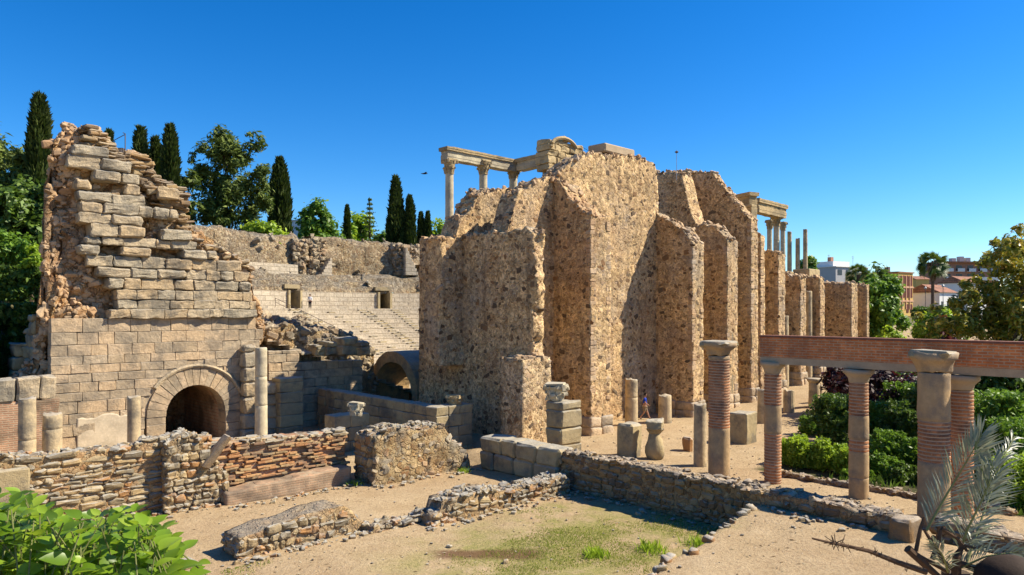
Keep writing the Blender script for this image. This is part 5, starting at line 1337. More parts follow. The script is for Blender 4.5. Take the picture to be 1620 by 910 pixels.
for bx, by, br in [(1600, 385, 20), (1615, 400, 26), (1578, 402, 14), (1590, 420, 24), (1615, 440, 30), (1570, 432, 18), (1545, 440, 12), (1560, 455, 22), (1590, 460, 30), (1620, 480, 34), (1540, 468, 20), (1525, 486, 16), (1560, 490, 30), (1595, 505, 34), (1540, 512, 26), (1625, 520, 34), (1570, 530, 30), (1515, 505, 15), (1530, 530, 22), (1655, 430, 36), (1660, 490, 40), (1650, 380, 30), (1690, 450, 40), (1608, 366, 11), (1572, 386, 8), (1512, 478, 9), (1485, 500, 18), (1468, 512, 14), (1500, 520, 20), (1475, 530, 16), (1455, 500, 9), (1548, 420, 9), (1532, 452, 10)]:
    for q in range(3): B.append((bx+g.normal()*br*.5, by+g.normal()*br*.4, br*g.uniform(.5, .85), g.uniform(-2, 2)))
crown_px('magnolia_tree', 'large magnolia with leathery yellowish leaves and an open crown above the beam', 'tree', 1600, 41, .3, B, 34000, .17, L_YEL, .22, th=5.5, gap=.05, shell=.3, seed=64, asp=.45)
T('garden_tree', 'dense deep green tree closing the view under the brick beam', 'tree', 1590, 38, 0, 560, 130, 12000, .17, L_DARK, 22, .1, 66, .3)
g = np.random.default_rng(67); B = []
for bx, by, br in [(1385, 450, 18), (1400, 460, 20), (1404, 484, 18), (1390, 490, 24), (1372, 470, 16), (1418, 505, 16), (1400, 515, 22), (1378, 518, 20), (1376, 440, 12), (1376, 478, 12)]:
    for q in range(3): B.append((bx+g.normal()*br*.4, by+g.normal()*br*.4, br*g.uniform(.5, .8), g.uniform(-2, 2)))
crown_px('garden_tree', 'full green tree beside the end of the buttress row', 'tree', 1398, 80, 3, B, 18000, .26, L_MID, .2, th=3, gap=.3, seed=67)
T('garden_tree', 'darker round tree on the far side of the garden path bend', 'tree', 1385, 92, 4, 418, 60, 7000, .34, L_DARK, 16, .1, 68, .34)
T('garden_tree', 'round tree behind the last bare shaft of the upper stage', 'tree', 1279, 105, 6, 408, 34, 5000, .4, L_MID, 12, .1, 69, .4)
T('garden_shrub', 'sunlit low shrub where the path bends', 'shrub', 1408, 74, 3, 508, 40, 4000, .2, L_BRI, 10, .05, 70, .4)
T('garden_shrub', 'low shrub on the inner side of the path bend', 'shrub', 1462, 66, 2.5, 512, 50, 5000, .2, L_MID, 10, .05, 71, .4)
T('red_shrub', 'dark red shrub under the magnolia beside the path', 'shrub', 1498, 60, 2, 503, 62, 6000, .2, L_REDB, 12, .05, 72, .4)
T('garden_shrub', 'pale yellow-green shrub above the red shrub', 'shrub', 1488, 64, 2.5, 484, 70, 6000, .22, L_BRI, 12, .3, 73, .36)
hedge('clipped_hedge', 'dark clipped hedge before the white houses', 'hedge', 1475, 120, 5.3, 490, 52, 3, 6000, .4, L_DARK, 74)
# fan palms
PALM = m_leaf('fan_palm_foliage', [(0.045, 0.077, 0.015), (0.075, 0.119, 0.02), (0.105, 0.154, 0.03)], .5, .35, .2, (.2, .3, .03))
DEADF = m_plain('dead_fronds', (.20, .14, .08), .9, .1, .5, 5)
def fan_palm(label, px, Y, zb, ytop, R, tr, seed, skirt=True):
    p = xy(px, Y); H = zd(ytop, Y)-zb-R*.9; t = thing('fan_palm', label, 'palm tree', (p[0], p[1], zb), 'fan palms')
    S().tube([(0, 0, -1), (0, 0, H*.5), (.1, 0, H)], [tr*1.15, tr, tr], 10).build('trunk', BARK, t)
    g = np.random.default_rng(seed); Q, D = [], []
    for k in range(44):
        a = g.random()*2*pi; e = g.uniform(-.9, 1.35); d = np.array([cos(a)*cos(e), sin(a)*cos(e), sin(e)]); L = R*g.uniform(.2, .66)
        c = np.array([.1, 0, H])+d*L; sd = np.cross(d, (0, 0, 1)); sd /= np.linalg.norm(sd)+1e-6; nn = np.cross(sd, d); tq = g.uniform(-1.4, 1.4); sd, nn = sd*cos(tq)+nn*sin(tq), nn*cos(tq)-sd*sin(tq)
        for j in range(15):
            f = -1.0+2.0*j/14; q = d*cos(f)+sd*sin(f); tip = c+q*R*.58+np.array([0, 0, -.20*R*abs(f)-.14*R]); w = np.cross(q, nn)*R*.034
            Q.append([c, c+(tip-c)*.5+w, tip, c+(tip-c)*.5-w])
    quads('crown', Q, PALM, t)
    if skirt:
        D = []
        for k in range(150):
            a = g.random()*2*pi; z = H+R*.2-g.random()**1.5*R*1.1; rr = tr+R*.36*max(0, 1-(H+R*.2-z)/(R*1.25)); c = np.array([.1+rr*.6*cos(a), rr*.6*sin(a), z]); dn = np.array([cos(a)*.35, sin(a)*.35, -1])*R*.3; w = np.array([-sin(a), cos(a), 0])*R*.06
            D.append([c, c+dn*.5+w, c+dn, c+dn*.5-w])
        quads('dead_leaf_skirt', D, DEADF, t)
fan_palm('tall fan palm with a shaggy dead skirt, standing before the white houses', 1475.5, 105, 5.3, 394, 2.3, .22, 3)
fan_palm('smaller fan palm whose crown shows above the green tree', 1358, 110, 5, 417, 1.9, .3, 4, False)
# thin grass in the court
def blades(name, label, pts, h, mat, w=.010):
    n = len(pts); a = RNG.random(n)*2*pi; L = h*RNG.uniform(.5, 1.4, n); ln = RNG.normal(size=(n, 2))*.35
    b = np.stack([np.cos(a), np.sin(a), a*0], -1)*w; tip = np.stack([ln[:, 0]*L, ln[:, 1]*L, L], -1); md = tip*.5+np.stack([-ln[:, 0]*L*.15, -ln[:, 1]*L*.15, L*.05], -1)
    o = quads(name, np.stack([pts-b, pts+b, pts+md+b*.6, pts+tip], 1), mat)
    return tag(o, label, 'grass', kind='stuff')
n = 90000; u, v = RNG.uniform(8.2, 23.1, n), RNG.uniform(12.6, 21.8, n)
den = n2(u*.45, v*.45, 71, 4)+1.0*np.exp(-((u-18.4)/4.8)**2-((v-16.0)/3.0)**2)-.15
k = RNG.random(n) < np.clip((den-.25)*1.6, 0.0, 1); u, v = u[k], v[k]
blades('court_grass', 'thin green and straw-coloured grass in the sunken court', np.stack([u, v, ground_h(u, v)-.005], -1), .05, m_leaf('turf_blades', [(.14, .20, .02), (.24, .29, .04), (.38, .35, .09), (.48, .40, .17)], .6, .2, .35, (.4, .5, .05)), .012)
n = 14000; u, v = RNG.uniform(30.8, 60, n), RNG.uniform(2, 16, n); k = (v < 13.8+.1*(u-30)) & (n2(u*.4, v*.4, 77) > -.1); u, v = u[k], v[k]
blades('garden_ground_cover', 'low green plants covering the soil of the garden beds', np.stack([u, v, ground_h(u, v)], -1), .28, L_DARK, .05)
n = 5200; u, v = RNG.uniform(4, 46, n), RNG.uniform(9, 30, n); k = (abs(u-23.6) > .9) & (RNG.random(n) < .35+.6*(n2(u*.5, v*.5, 99) > .1)); u, v = u[k], v[k]; n = len(u)
P = np.stack([u, v, ground_h(u, v)+.012], -1); a_ = RNG.random(n)*6.28; L_ = RNG.uniform(.02, .10, n); ax_ = np.stack([np.cos(a_), np.sin(a_), RNG.normal(size=n)*.15], -1)*L_[:, None]; bx_ = np.stack([-np.sin(a_), np.cos(a_), a_*0], -1)*(L_*.22+.004)[:, None]
tag(quads('dry_litter', np.stack([P-ax_, P+bx_, P+ax_, P-bx_], 1), m_leaf('dry_litter', [(.10, .06, .03), (.20, .13, .07), (.40, .31, .17), (.52, .44, .29)], .8, .1, .1)), 'dry leaves and straw bits strewn over the sandy ground', 'litter', kind='stuff')
r2 = np.random.default_rng(4); tf = []
for (u0, v0, rad, m) in [(20.9, 13.3, .6, 300), (17.5, 15.1, .35, 220), (19.2, 14.2, .5, 200), (21.7, 27.1, .3, 60), (16.6, 28.4, .4, 80)]:
    q = r2.normal(size=(m, 2))*rad*.5; tf.append(np.stack([u0+q[:, 0], v0+q[:, 1], ground_h(u0+q[:, 0], v0+q[:, 1])], -1))
blades('weed_tufts', 'green weeds growing by the walls of the court', np.concatenate(tf), .22, L_BRI, .018)
# ------------------------------------------------------------------ leafy bush by the lookout
GLOSS = m_leaf('glossy_leaf', [(.07, .13, .015), (.12, .22, .012), (.18, .31, .018), (.25, .40, .025), (.36, .48, .05)], .38, .4, .42, (.52, .70, .04))
STEM = m_plain('green_stem', (.16, .17, .05), .6, .3, .3, 20, .005)
def leaf_mesh(s, base_, d, n, L, W, curl):
    """one broad pointed leaf: two halves folded along the midrib, tip curled down"""
    d = d/np.linalg.norm(d); n = n-d*n.dot(d); n /= np.linalg.norm(n)+1e-9; b = np.cross(n, d)
    V, F = [], []; K_ = 6
    for i in range(K_):
        q = i/(K_-1); w = W*sin(pi*min(1, q**.72*.98+.01))**.85; c = base_+d*L*q-n*curl*L*q*q
        V += [c+b*w*.5+n*w*.16, c, c-b*w*.5+n*w*.16]
    for i in range(K_-1):
        F += [(3*i, 3*i+1, 3*i+4, 3*i+3), (3*i+1, 3*i+2, 3*i+5, 3*i+4)]
    s.add(V, F)
bush = thing('leafy_bush', 'glossy bright green bush with broad pointed leaves close to the viewer', 'bush', (*xy(120, 2.9), 5.2))
lf, stm = S(), S(); g = np.random.default_rng(12); ob = np.array(bush.location)
outline = lambda px: np.interp(px, [-60, 0, 40, 60, 90, 130, 170, 230, 262, 280, 300, 330], [788, 790, 780, 802, 822, 820, 812, 806, 826, 862, 900, 940])
for k in range(420):
    px = g.uniform(-60, 268); Y = g.uniform(2.5, 3.7); top = zd(outline(px)+14+abs(g.normal())*46, Y)
    if k % 6 == 0: top = zd(outline(px)+6, Y)
    if px > 235: top -= .02*(px-235)/10
    p = np.array([*xy(px, Y), top]); rt = np.array([p[0]+g.normal()*.14, p[1]+g.normal()*.14, top-.5])
    stm.tube([rt-ob, (rt+p)/2-ob+g.normal(size=3)*.015, p-ob], [.004, .0035, .0025], 5)
    a0 = g.random()*6.28
    for j in range(9):
        q = 1-j*.085; a = a0+j*2.4; b0 = rt+(p-rt)*q
        d = np.array([cos(a), sin(a), .75-.09*j]); L = g.uniform(.055, .10)*(.7 if j < 2 else 1)
        leaf_mesh(lf, b0+d*.012-ob, d, np.array([-cos(a)*.5-.45*FW[0], -sin(a)*.5-.45*FW[1], .9])+g.normal(size=3)*.22, L, L*.66, g.uniform(.05, .35))
lf.build('leaves', GLOSS, bush, smooth=True); stm.build('stems', STEM, bush)
# ------------------------------------------------------------------ silvery palm
YP = 9.0
pc = xy(1512, YP)
palm = thing('date_palm', 'small date palm with silvery fronds and dry brown stalks in front of the columns', 'palm tree', (pc[0], pc[1], gh(*pc)))
op = np.array(palm.location)
SILV = m_leaf('silver_frond', [(0.2, 0.22, 0.148), (0.27, 0.2904, 0.1998), (0.36, 0.3696, 0.259), (0.16, 0.1936, 0.0888)], .38, .5, .2, (.4, .45, .3))
DRY = m_plain('dry_palm_stalk', (.12, .075, .045), .9, .1, .5, 12, .01)
RACH = m_plain('frond_rib', (.24, .25, .08), .6, .3, .3, 12, .004)
ztop = zd(905, YP)
S().tube([(0, 0, -.3), (0, 0, (ztop-op[2])*.5), (0, 0, ztop-op[2])], [.2, .17, .16], 12).build('trunk', BARK, palm)
def frond(pts, L, mat, nl=54, droop=.25, dens=1., seed=0, name='frond', Y0=YP, ribmat=None):
    """pts: pixel way points with depth; leaflets hang in two rows along a bending rib"""
    g = np.random.default_rng(seed); W = np.array([[*xy(px, Y), zd(py, Y)] for px, py, Y in pts])-op
    tt = np.linspace(0, 1, len(W)); rib = lambda q: np.array([np.interp(q, tt, W[:, i]) for i in range(3)])
    rb = S().tube([rib(q) for q in np.linspace(0, 1, 12)], list(np.linspace(.016, .004, 12)), 6); rbo = rb.build('rib', ribmat or RACH, palm)
    Q = []; tow = np.array([*xy(1512, 1.), 0])*-1.
    for i in range(nl):
        q = .04+.95*i/nl; c = rib(q); d = rib(min(1, q+.03))-rib(max(0, q-.03)); d /= np.linalg.norm(d)
        sd = np.cross(d, tow); sd /= np.linalg.norm(sd); nn = np.cross(sd, d)
        for sg in (-1, 1):
            l = L*(.55+.45*sin(pi*min(1, .15+q*.8)))*g.uniform(.75, 1.1)
            v = d*(.75+.5*q)+sd*sg*(.8-.35*q)+nn*g.normal()*.22+g.normal(size=3)*.10; v /= np.linalg.norm(v)
            w = np.cross(v, nn+g.normal(size=3)*.3); w = w/np.linalg.norm(w)*.011
            m = c+v*l*.5; tip = c+v*l+np.array([0, 0, -droop*l*g.uniform(.3, 1.2)])
            Q.append([c, m+w, tip, m-w])
    o = quads(name, Q, mat, palm); rbo.parent = o
frond([(1464, 842, YP), (1492, 792, YP), (1522, 742, 8.95), (1540, 712, 8.9), (1553, 686, 8.9)], .46, SILV, 60, .1, seed=1)
frond([(1516, 880, YP), (1530, 838, 8.9), (1552, 795, 8.8), (1566, 762, 8.75), (1570, 730, 8.8)], .50, SILV, 60, .12, seed=2)
frond([(1530, 890, 9.4), (1560, 800, 9.7), (1585, 730, 10), (1605, 690, 10.3)], .40, SILV, 44, .3, seed=3)
frond([(1516, 900, 8.9), (1560, 880, 8.8), (1620, 872, 8.7)], .34, SILV, 24, .3, seed=4)
frond([(1500, 905, 8.8), (1492, 880, 8.7), (1478, 860, 8.6)], .30, SILV, 22, .3, seed=5)
frond([(1512, 900, 9.2), (1560, 940, 9.5), (1600, 990, 9.8)], .4, SILV, 26, .3, seed=6)
ds = S()
for pts, rr in [([(1512, 925), (1514, 880), (1524, 862)], .06), ([(1512, 905), (1490, 885), (1462, 838)], .03), ([(1449, 872), (1456, 836), (1462, 818)], .025), ([(1436, 868), (1470, 900), (1500, 925)], .055), ([(1490, 836), (1515, 852), (1530, 872)], .03), ([(1516, 860), (1560, 872), (1625, 884)], .018), ([(1545, 842), (1590, 850), (1625, 856)], .012), ([(1475, 885), (1483, 862), (1488, 838)], .03), ([(1500, 905), (1455, 880), (1438, 866)], .03), ([(1515, 890), (1550, 900), (1600, 905)], .04)]:
    ds.tube([np.array([*xy(px, 8.9), zd(py, 8.9)])-op for px, py in pts], [rr, rr*.85, rr*.6], 6)
ds.build('dry_stalks', DRY, palm)
bt_ = S(); rg = random.Random(4)
pts = [(1285, 852), (1310, 858), (1335, 863), (1375, 872), (1420, 890), (1465, 905)]
W = [np.array([*xy(px, 8.7), zd(py, 8.7)])-op for px, py in pts]
bt_.tube(W, [.012, .016, .02, .026, .032, .04], 7)
for k in range(90):
    q = rg.uniform(.22, .9); i = q*5; a = W[int(i)]; b = W[min(5, int(i)+1)]; c = a+(b-a)*(i-int(i)); e = np.array([rg.gauss(0, .035) for _ in range(3)])*(1.4 if q < .45 else .7)
    bt_.tube([c, c+e], [.008, .004], 4)
bt_.build('dead_flower_stalk', DRY, palm)
bt2 = S(); Ys = 8.6; c = np.array([*xy(1603, Ys), zd(935, Ys)])-op
bt2.lathe([(.02, -.6), (.30, -.5), (.40, -.2), (.42, .05), (.38, .22), (.26, .34), (.1, .40), (.01, .41)], 24, c=tuple(c)); bt2.build('dark_spathe', m_plain('dark_spathe_husk', (.045, .028, .018), .8, .2, .5, 6, .01), palm, smooth=True)

# ------------------------------------------------------------------ people
SKIN = m_plain('skin', (.42, .23, .15), .6, .3, .1, 8, .002)
HAIR = m_plain('dark_hair', (.03, .02, .015), .7, .3, .2, 30, .004)
def skinned(name, nodes, edges, mat, parent, sub=2, root=0):
    me = bpy.data.meshes.new(name); me.from_pydata([n[0] for n in nodes], edges, []); o = bpy.data.objects.new(name, me); COL.objects.link(o); o.parent = parent
    me.materials.append(mat); m = o.modifiers.new('skin', 'SKIN'); m.use_smooth_shade = True
    for i, n in enumerate(nodes):
        sv = me.skin_vertices[0].data[i]; sv.radius = n[1] if isinstance(n[1], tuple) else (n[1], n[1]); sv.use_root = i == root
    s = o.modifiers.new('smooth', 'SUBSURF'); s.levels = s.render_levels = sub; return o
def person(label, loc, rz, pose, shirt, legs, shoes, long_trousers=False):
    t = thing('person', label, 'person', loc, None, rz)
    J = pose
    nodes = [((0, 0, .95), (.15, .11)), ((0, 0, 1.15), (.14, .10)), ((.02, 0, 1.36), (.17, .11)), ((.03, 0, 1.47), .06), ((.05, 0, 1.56), .055), ((.06, 0, 1.66), (.085, .095)), ((.06, 0, 1.74), .075), ((.155, 0, 1.645), .016)]
    edges = [(0, 1), (1, 2), (2, 3), (3, 4), (4, 5), (5, 6), (5, 7)]
    for sd, key in ((1, 'L'), (-1, 'R')):
        b = len(nodes); sh, el, wr, fi = J['arm'+key]
        nodes += [((.02, sd*.19, 1.41), .065), (el, .045), (wr, .03), (fi, (.045, .02))]; edges += [(2, b), (b, b+1), (b+1, b+2), (b+2, b+3)]
        for q in range(3):
            c = len(nodes); f = np.array(fi); nodes.append((tuple(f+np.array([.03*(q-1), 0, -.07])), .011)); edges.append((b+3, c))
        b = len(nodes); kn, an, to = J['leg'+key]
        nodes += [((0, sd*.09, .88), .095), (kn, .06), (an, .04), (to, .035)]; edges += [(0, b), (b, b+1), (b+1, b+2), (b+2, b+3)]
    skinned('body', nodes, edges, SKIN, t)
    aL, aR = J['armL'], J['armR']; half = lambda a, b, q: tuple(np.array(a)+(np.array(b)-np.array(a))*q)
    q = 1.0 if long_trousers else .55
    sl = 1.75 if long_trousers else .75
    def sleeve(a, sd):
        s0 = (.02, sd*.19, 1.41)
        return [(s0, .08), (half(s0, a[1], min(1, sl)), .062)]+([(half(a[1], a[2], .85), .045)] if long_trousers else [])
    nd = [((0, 0, .93), (.165, .125)), ((0, 0, 1.15), (.155, .115)), ((.02, 0, 1.37), (.185, .125)), ((.03, 0, 1.45), .075)]; ed = [(0, 1), (1, 2), (2, 3)]
    for a, sd in ((aL, 1), (aR, -1)):
        b = len(nd); z = sleeve(a, sd); nd += z; ed += [(2, b)]+[(b+i, b+i+1) for i in range(len(z)-1)]
    skinned('shirt', nd, ed, shirt, t)
    nd = [((0, 0, .96), (.17, .125))]; ed = []
    for key, sd in (('L', 1), ('R', -1)):
        kn, an, to = J['leg'+key]; b = len(nd); hp = (0, sd*.09, .86)
        nd += [(hp, .115), (kn if long_trousers else half(hp, kn, .9), .085)]; ed += [(0, b), (b, b+1)]
        if long_trousers: nd.append((an, .065)); ed.append((b+1, b+2))
    skinned('trousers' if long_trousers else 'shorts', nd, ed, legs, t)
    for key in 'LR':
        kn, an, to = J['leg'+key]; d = np.array(to)-np.array(an)
        skinned('shoe', [(tuple(np.array(an)+(-.03, 0, -.05)), .05), (tuple(np.array(an)+d*.6), .05), (tuple(np.array(to)+d*.15), .04)], [(0, 1), (1, 2)], shoes, t, 1)
    skinned('hair', [((.03, 0, 1.70), (.09, .095)), ((.035, 0, 1.765), (.07, .08)), ((.0, 0, 1.63), (.06, .07))], [(0, 1), (0, 2)], HAIR, t)
    return t
walk = {'armL': (0, (-.12, .24, 1.17), (-.02, .25, .96), (.03, .24, .87)), 'armR': (0, (.06, -.25, 1.14), (.24, -.20, 1.02), (.32, -.16, .98)),
        'legL': ((.16, .10, .50), (.30, .10, .10), (.44, .10, .06)), 'legR': ((-.02, -.10, .49), (-.30, -.10, .14), (-.20, -.10, .045))}
stand = {'armL': (0, (.0, .25, 1.14), (.04, .25, .90), (.05, .24, .80)), 'armR': (0, (.0, -.25, 1.14), (.04, -.25, .90), (.05, -.24, .80)),
         'legL': ((.02, .10, .48), (0, .11, .09), (.14, .12, .045)), 'legR': ((.02, -.10, .48), (0, -.11, .09), (.14, -.12, .045))}
BLUE = m_plain('blue_cotton', (.02, .06, .42), .9, .1, .1, 20); KHAKI = m_plain('khaki_cotton', (.26, .20, .13), .9, .1, .1, 20)
WHITE = m_plain('white_cotton', (.75, .75, .75), .9, .1, .05, 20); NAVY = m_plain('dark_cotton', (.02, .02, .03), .9, .1, .1, 20)
Y = CZ*FPX/(663-HY)*.995; p = xy(1020, Y)
person('person walking in a blue T-shirt and khaki shorts, one forearm held forward', (p[0], p[1], gh(*p)), HEAD-pi/2-.25, walk, BLUE, KHAKI, m_plain('brown_shoe', (.08, .05, .035)))
pp = min(((abs(CX+FPX*(x*RT[0]+y*RT[1])/(x*FW[0]+y*FW[1])-490.5), x, y) for a in np.arange(80, 120, .1) for x, y in [polar(37.0, radians(a))]))
person('person in a white shirt and dark trousers standing on the far gangway of the seating', (pp[1], pp[2], 7.61), HEAD+pi, stand, WHITE, NAVY, NAVY, True)

# ------------------------------------------------------------------ bird, floodlight, rods
FEA = m_plain('dark_feathers', (.02, .02, .025), .7, .2, .2, 20)
p = xy(672, 60); t = thing('bird', 'dark bird flying with wings spread against the blue sky', 'bird', (p[0], p[1], zd(275, 60)), None, HEAD-pi/2+.5)
s = S().tube([(.26, 0, .02), (.2, 0, .04), (.08, 0, .02), (-.1, 0, 0), (-.22, 0, -.01), (-.34, 0, 0)], [.01, .035, .06, .06, .04, .015], 8)
for sg in (-1, 1):
    prof = [(.10, .0, .03), (.12, .22, .12), (.06, .48, .06), (-.05, .46, .05), (-.06, .22, .10), (-.10, .0, .02)]
    V = [(x, sg*y, z) for x, y, z in prof]+[(x, sg*y, z-.012) for x, y, z in prof]
    s.add(V, [(0, 1, 4, 5), (1, 2, 3, 4), (11, 10, 7, 6), (10, 9, 8, 7), (0, 6, 7, 1), (1, 7, 8, 2), (2, 8, 9, 3), (3, 9, 10, 4), (4, 10, 11, 5)])
s.build('bird_body', FEA, t, smooth=True)
p = xy(189, 40.5); zz = zd(250, 40.5)
t = thing('floodlight', 'boxy floodlight on a thin bent pole at the top of the tower', 'floodlight', (p[0], p[1], zz-.3), None, HEAD)
S().box((0, 0, .62), (.3, .52, .42)).build('lamp_housing', IRON, t)
S().box((-.17, 0, .62), (.03, .44, .34)).build('lamp_glass', STEEL, t)
a = S(); a.tube([(0, -.32, 0), (0, -.32, 1.65), (0, -.2, 1.7)], .03, 6); a.tube([(0, -.3, 1.6), (0, .45, 1.2)], .02, 6); a.tube([(0, .3, 0), (0, .3, .5)], .03, 6); a.build('pole', IRON, t)
p = xy(1070.5, 55); zz = zd(273, 55)
t = thing('lightning_rod', 'thin lightning rod with a small head on the highest broken wall', 'lightning rod', (p[0], p[1], zz-.6))
S().tube([(0, 0, 0), (0, 0, 2.3)], .022, 6).build('rod', STEEL, t)
hd = S(); hd.lathe([(.02, 2.05), (.14, 2.12), (.14, 2.17), (.02, 2.24)], 12); hd.build('rod_head', IRON, t)
cb = S(); A_, B_ = np.array([*xy(918, 50), zd(231, 50)]), np.array([*xy(968, 47.5), zd(243, 47.5)])
cb.tube([A_+(B_-A_)*q-np.array([0, 0, .25*sin(pi*q)]) for q in np.linspace(0, 1, 9)], .015, 5); tag(cb.build('overhead_cable', IRON), 'thin dark cable between the gabled block and the coping slab', 'cable')

# ------------------------------------------------------------------ the town beyond
YELW = m_plain('yellow_render', (.62, .40, .13), .9, .2, .1, .5); SALM = m_plain('salmon_render', (.62, .36, .22), .9, .2, .1, .5)
REDR = m_plain('red_render', (.34, .085, .045), .9, .2, .15, .5); WHT = m_plain('white_render', (.74, .72, .68), .9, .2, .08, .5)
GREYR = m_plain('grey_render', (.42, .41, .40), .9, .2, .12, .5); DKW = m_plain('dark_window', (.02, .022, .028), .2, .5, .05); TILE = m_brick('roof_tile', 'x', .4, .3, .05, c1=(.42, .20, .12), c2=(.34, .15, .09), cm=(.22, .12, .08))
APB = m_plain('apartment_brick', (.40, .20, .13), .9, .2, .15, .5); SHUT = m_plain('dark_red_void', (.12, .035, .025), .8, .2, .2)
def bld(name, label, px, Y, zb, rz=0.): 
    p = xy(px, Y); return thing(name, label, 'building', (p[0], p[1], zb), None, HEAD-pi/2+rz)
# yellow arcaded building: local x to the right, y away
Y = 168; zb = 6.1; sc_ = Y/FPX
t = bld('arcaded_building', 'three-storey yellow building with rows of narrow round-arched red openings', 1434, Y, zb, .62)
H = zd(432, Y)-zb; Wd = 34*sc_*1.38
S().box((0, 4.2, H/2), (Wd, 8, H)).build('wall', YELW, t)
S().box((-Wd/2-4.2, 5, H/2-.1), (8.4, 6.0, H-.2)).build('side_wing', YELW, t)
S().box((-Wd/2-2.2, 1.94, H*.42), (3.0, .12, H*.8)).build('red_panel', REDR, t)
S().box((0, 4.2, H+.12), (Wd+.6, 8.5, .25)).build('cornice', TILE, t)
for i in range(4):
    x = -Wd/2+Wd*(i+.5)/4
    for j, (z0, hh) in enumerate(((.8, 2.0), (4.3, 2.1), (7.0, 2.4))):
        if j == 0 and i < 2: continue
        w = S(); n = 8; V = [(x-.5, .12, z0), (x+.5, .12, z0)]+[(x+.5*cos(pi*k/n), .12, z0+hh-.5+.5*sin(pi*k/n)) for k in range(n+1)]
        V += [(a, .26, c) for a, b, c in V]; m = n+3
        w.add(V, [tuple(range(m))]+[(k, (k+1) % m, m+(k+1) % m, m+k) for k in range(m)]); w.build('arched_window', SHUT, t)
    S().box((x-Wd/8, .10, H*.55), (.22, .22, H*.78)).build('pilaster', SALM, t)
for z0 in (3.5, 6.7): S().box((0, .11, z0), (Wd+.02, .14, .35)).build('string_course', SALM, t)
S().box((-.8, 4, H+.9), (.9, .9, 1.3)).build('chimney', IRON, t)
# apartments
Y = 250; sc_ = Y/FPX; zb = 6.3
t = bld('apartment_block', 'long brick apartment block with stacked white balconies and a pale roofline', 1536, Y, zb, .12)
H = zd(416, Y)-zb; Wd = 96*sc_
S().box((0, 6, H/2), (Wd, 12, H)).build('wall', APB, t)
S().box((0, 5.4, H+.2), (Wd+1, 13.5, .4)).build('roof', TILE, t)
for i in range(5):
    x = -Wd/2+Wd*(i+.5)/5
    for j in range(5):
        z = H-2.9-j*2.95
        if z < .5: continue
        b = S(); b.box((x-.3, -.6, z-.1), (Wd/5*.62, 1.2, .16)); b.box((x-.3, -1.16, z+.45), (Wd/5*.62, .08, .95)); b.build('balcony', WHT, t)
        S().box((x-.3, -.02, z+1.1), (Wd/5*.5, .1, 1.8)).build('window', DKW, t)
for x, h in ((-3, 1.6), (0, 2.2), (2.5, 1.8)): S().box((x, 5, H+.3+h/2), (1.6, 1.6, h)).build('chimney', GREYR, t)
# grey flat-roofed block
Y = 200; sc_ = Y/FPX
t = bld('flat_roofed_block', 'grey and white flat-roofed block with roof aerials beyond the green tree', 1348, Y, 6.2, .5)
H = zd(423, Y)-6.2; Wd = 78*sc_
S().box((0, 5, H/2), (Wd, 10, H)).build('wall', GREYR, t)
S().box((-1.8, 5, H+.8), (Wd*.5, 6, 1.7)).build('roof_storey', WHT, t)
S().box((0, 4.9, H+.05), (Wd+.5, 10.4, .2)).build('parapet', WHT, t)
for i in range(4): S().box((-Wd/2+Wd*(i+.5)/4, -.02, H-1.5), (1.7, .1, 1.4)).build('window', DKW, t)
S().box((-2.4, 5, H+2.2), (1.1, 1.1, 1.6)).build('chimney', APB, t)
for x, h in ((-4.4, 3.6), (5.8, 3.6)):
    a = S(); a.tube([(x, 4, H), (x, 4, H+h)], .05, 5); a.tube([(x-.6, 4, H+h-.3), (x+.6, 4, H+h-.3)], .04, 5); a.tube([(x-.4, 4, H+h-.8), (x+.4, 4, H+h-.8)], .04, 5); a.build('roof_aerial', IRON, t)
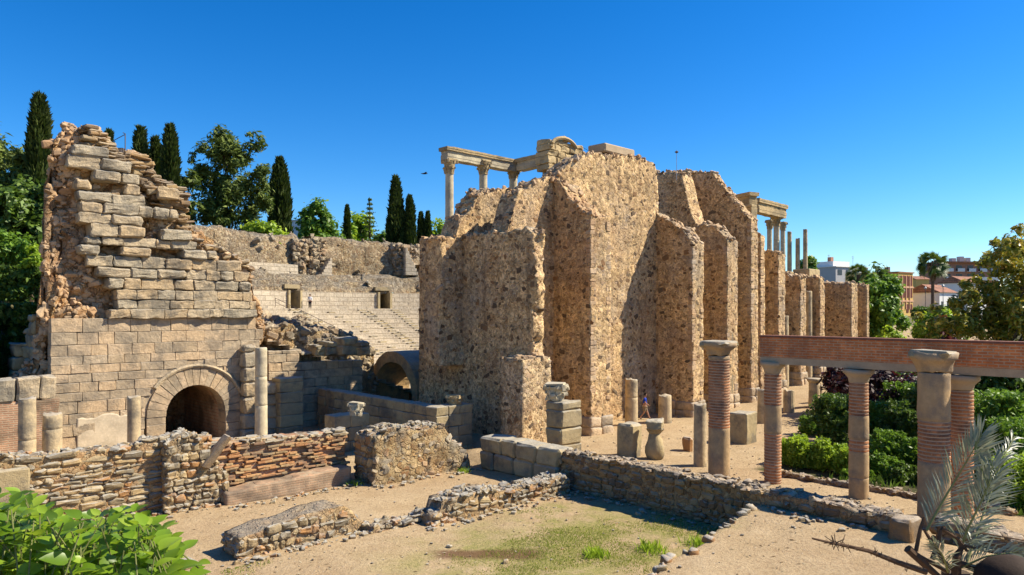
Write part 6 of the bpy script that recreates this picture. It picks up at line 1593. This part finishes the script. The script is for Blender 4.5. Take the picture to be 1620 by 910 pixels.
# low white houses
def house(label, px, Y, zb, ytop, w, roofh, rz=0, col=None, win=2):
    t = bld('white_house', label, px, Y, zb, rz); H = zd(ytop, Y)-zb; Wd = w*Y/FPX
    S().box((0, 4, H/2), (Wd, 8, H)).build('wall', col or WHT, t)
    a = S(); V = [(-Wd/2-.3, -.4, H), (Wd/2+.3, -.4, H), (Wd/2+.3, 8.4, H), (-Wd/2-.3, 8.4, H), (-Wd/2-.3, 4, H+roofh), (Wd/2+.3, 4, H+roofh)]
    a.add(V, [(0, 1, 5, 4), (2, 3, 4, 5), (1, 2, 5), (3, 0, 4), (3, 2, 1, 0)]); a.build('roof', TILE, t)
    for i in range(win): S().box((-Wd/2+Wd*(i+.5)/win, -.02, H*.5), (.9, .1, 1.4)).build('window', DKW, t)
house('low white house with a tiled roof between the yellow building and the tall palm', 1464, 178, 6, 466, 32, 1.8, .5)
house('low white house with a tiled roof behind the tall fan palm', 1500, 172, 6, 463, 50, 2.0, .55, None, 3)
house('distant white house between the apartment block and the magnolia', 1545, 200, 6, 448, 54, 2.0, .5, None, 3)
house('cream house beyond the yellow building, beneath the blue skyline', 1460, 230, 6, 442, 20, 1.2, 0, YELW, 2)
t = bld('modern_white_house', 'plain modern white house with one big window in the gap of the upper walls', 480, 138, 12, 0.1)
H = zd(350, 138)-12; S().box((0, 4, H/2), (6.2, 8, H)).build('wall', WHT, t); S().box((.4, -.02, H-2.9), (1.6, .1, 1.5)).build('window', DKW, t); S().box((0, 4, H+.1), (6.5, 8.3, .2)).build('parapet', GREYR, t)
def lamp(label, px, Y, zb, ytop):
    p = xy(px, Y); H = zd(ytop, Y)-zb; t = thing('street_lamp', label, 'street lamp', (p[0], p[1], zb), 'street lamps by the garden path')
    S().tube([(0, 0, -.2), (0, 0, H)], [.07, .04], 6).build('pole', IRON, t); a = S(); a.lathe([(.05, H), (.2, H+.1), (.22, H+.35), (.05, H+.5)], 10); a.build('lantern', STEEL, t)
lamp('thin street lamp against the white houses, beside the palm trunk', 1464, 130, 5.6, 458); lamp('street lamp with a lantern head standing past the palm', 1492, 125, 5.6, 455)
# far wooded horizon
far = []
cl = []
g = np.random.default_rng(9)
for k in range(160):
    px = g.uniform(1270, 1700); Y = g.uniform(270, 420); p = xy(px, Y); cl.append((p[0], p[1], 7+g.uniform(0, 3.5), g.uniform(3, 6)))
P, d = clumps(cl, 16000, .6, .2, 3)
tag(quads('distant_treeline', leaf_quads(P, 1.1, .3, .6, d, .5), L_DARK), 'dark belt of distant trees behind the town', 'trees', kind='stuff')

for t in (stage, tower, seat):                           # these were drawn in world coordinates: hang them on their own base
    for ch in t.children: ch.location = -np.array(t.location)
for o in sc.objects:
    if o.parent is None and o.get('category') and not o.get('kind'): o['kind'] = 'thing'
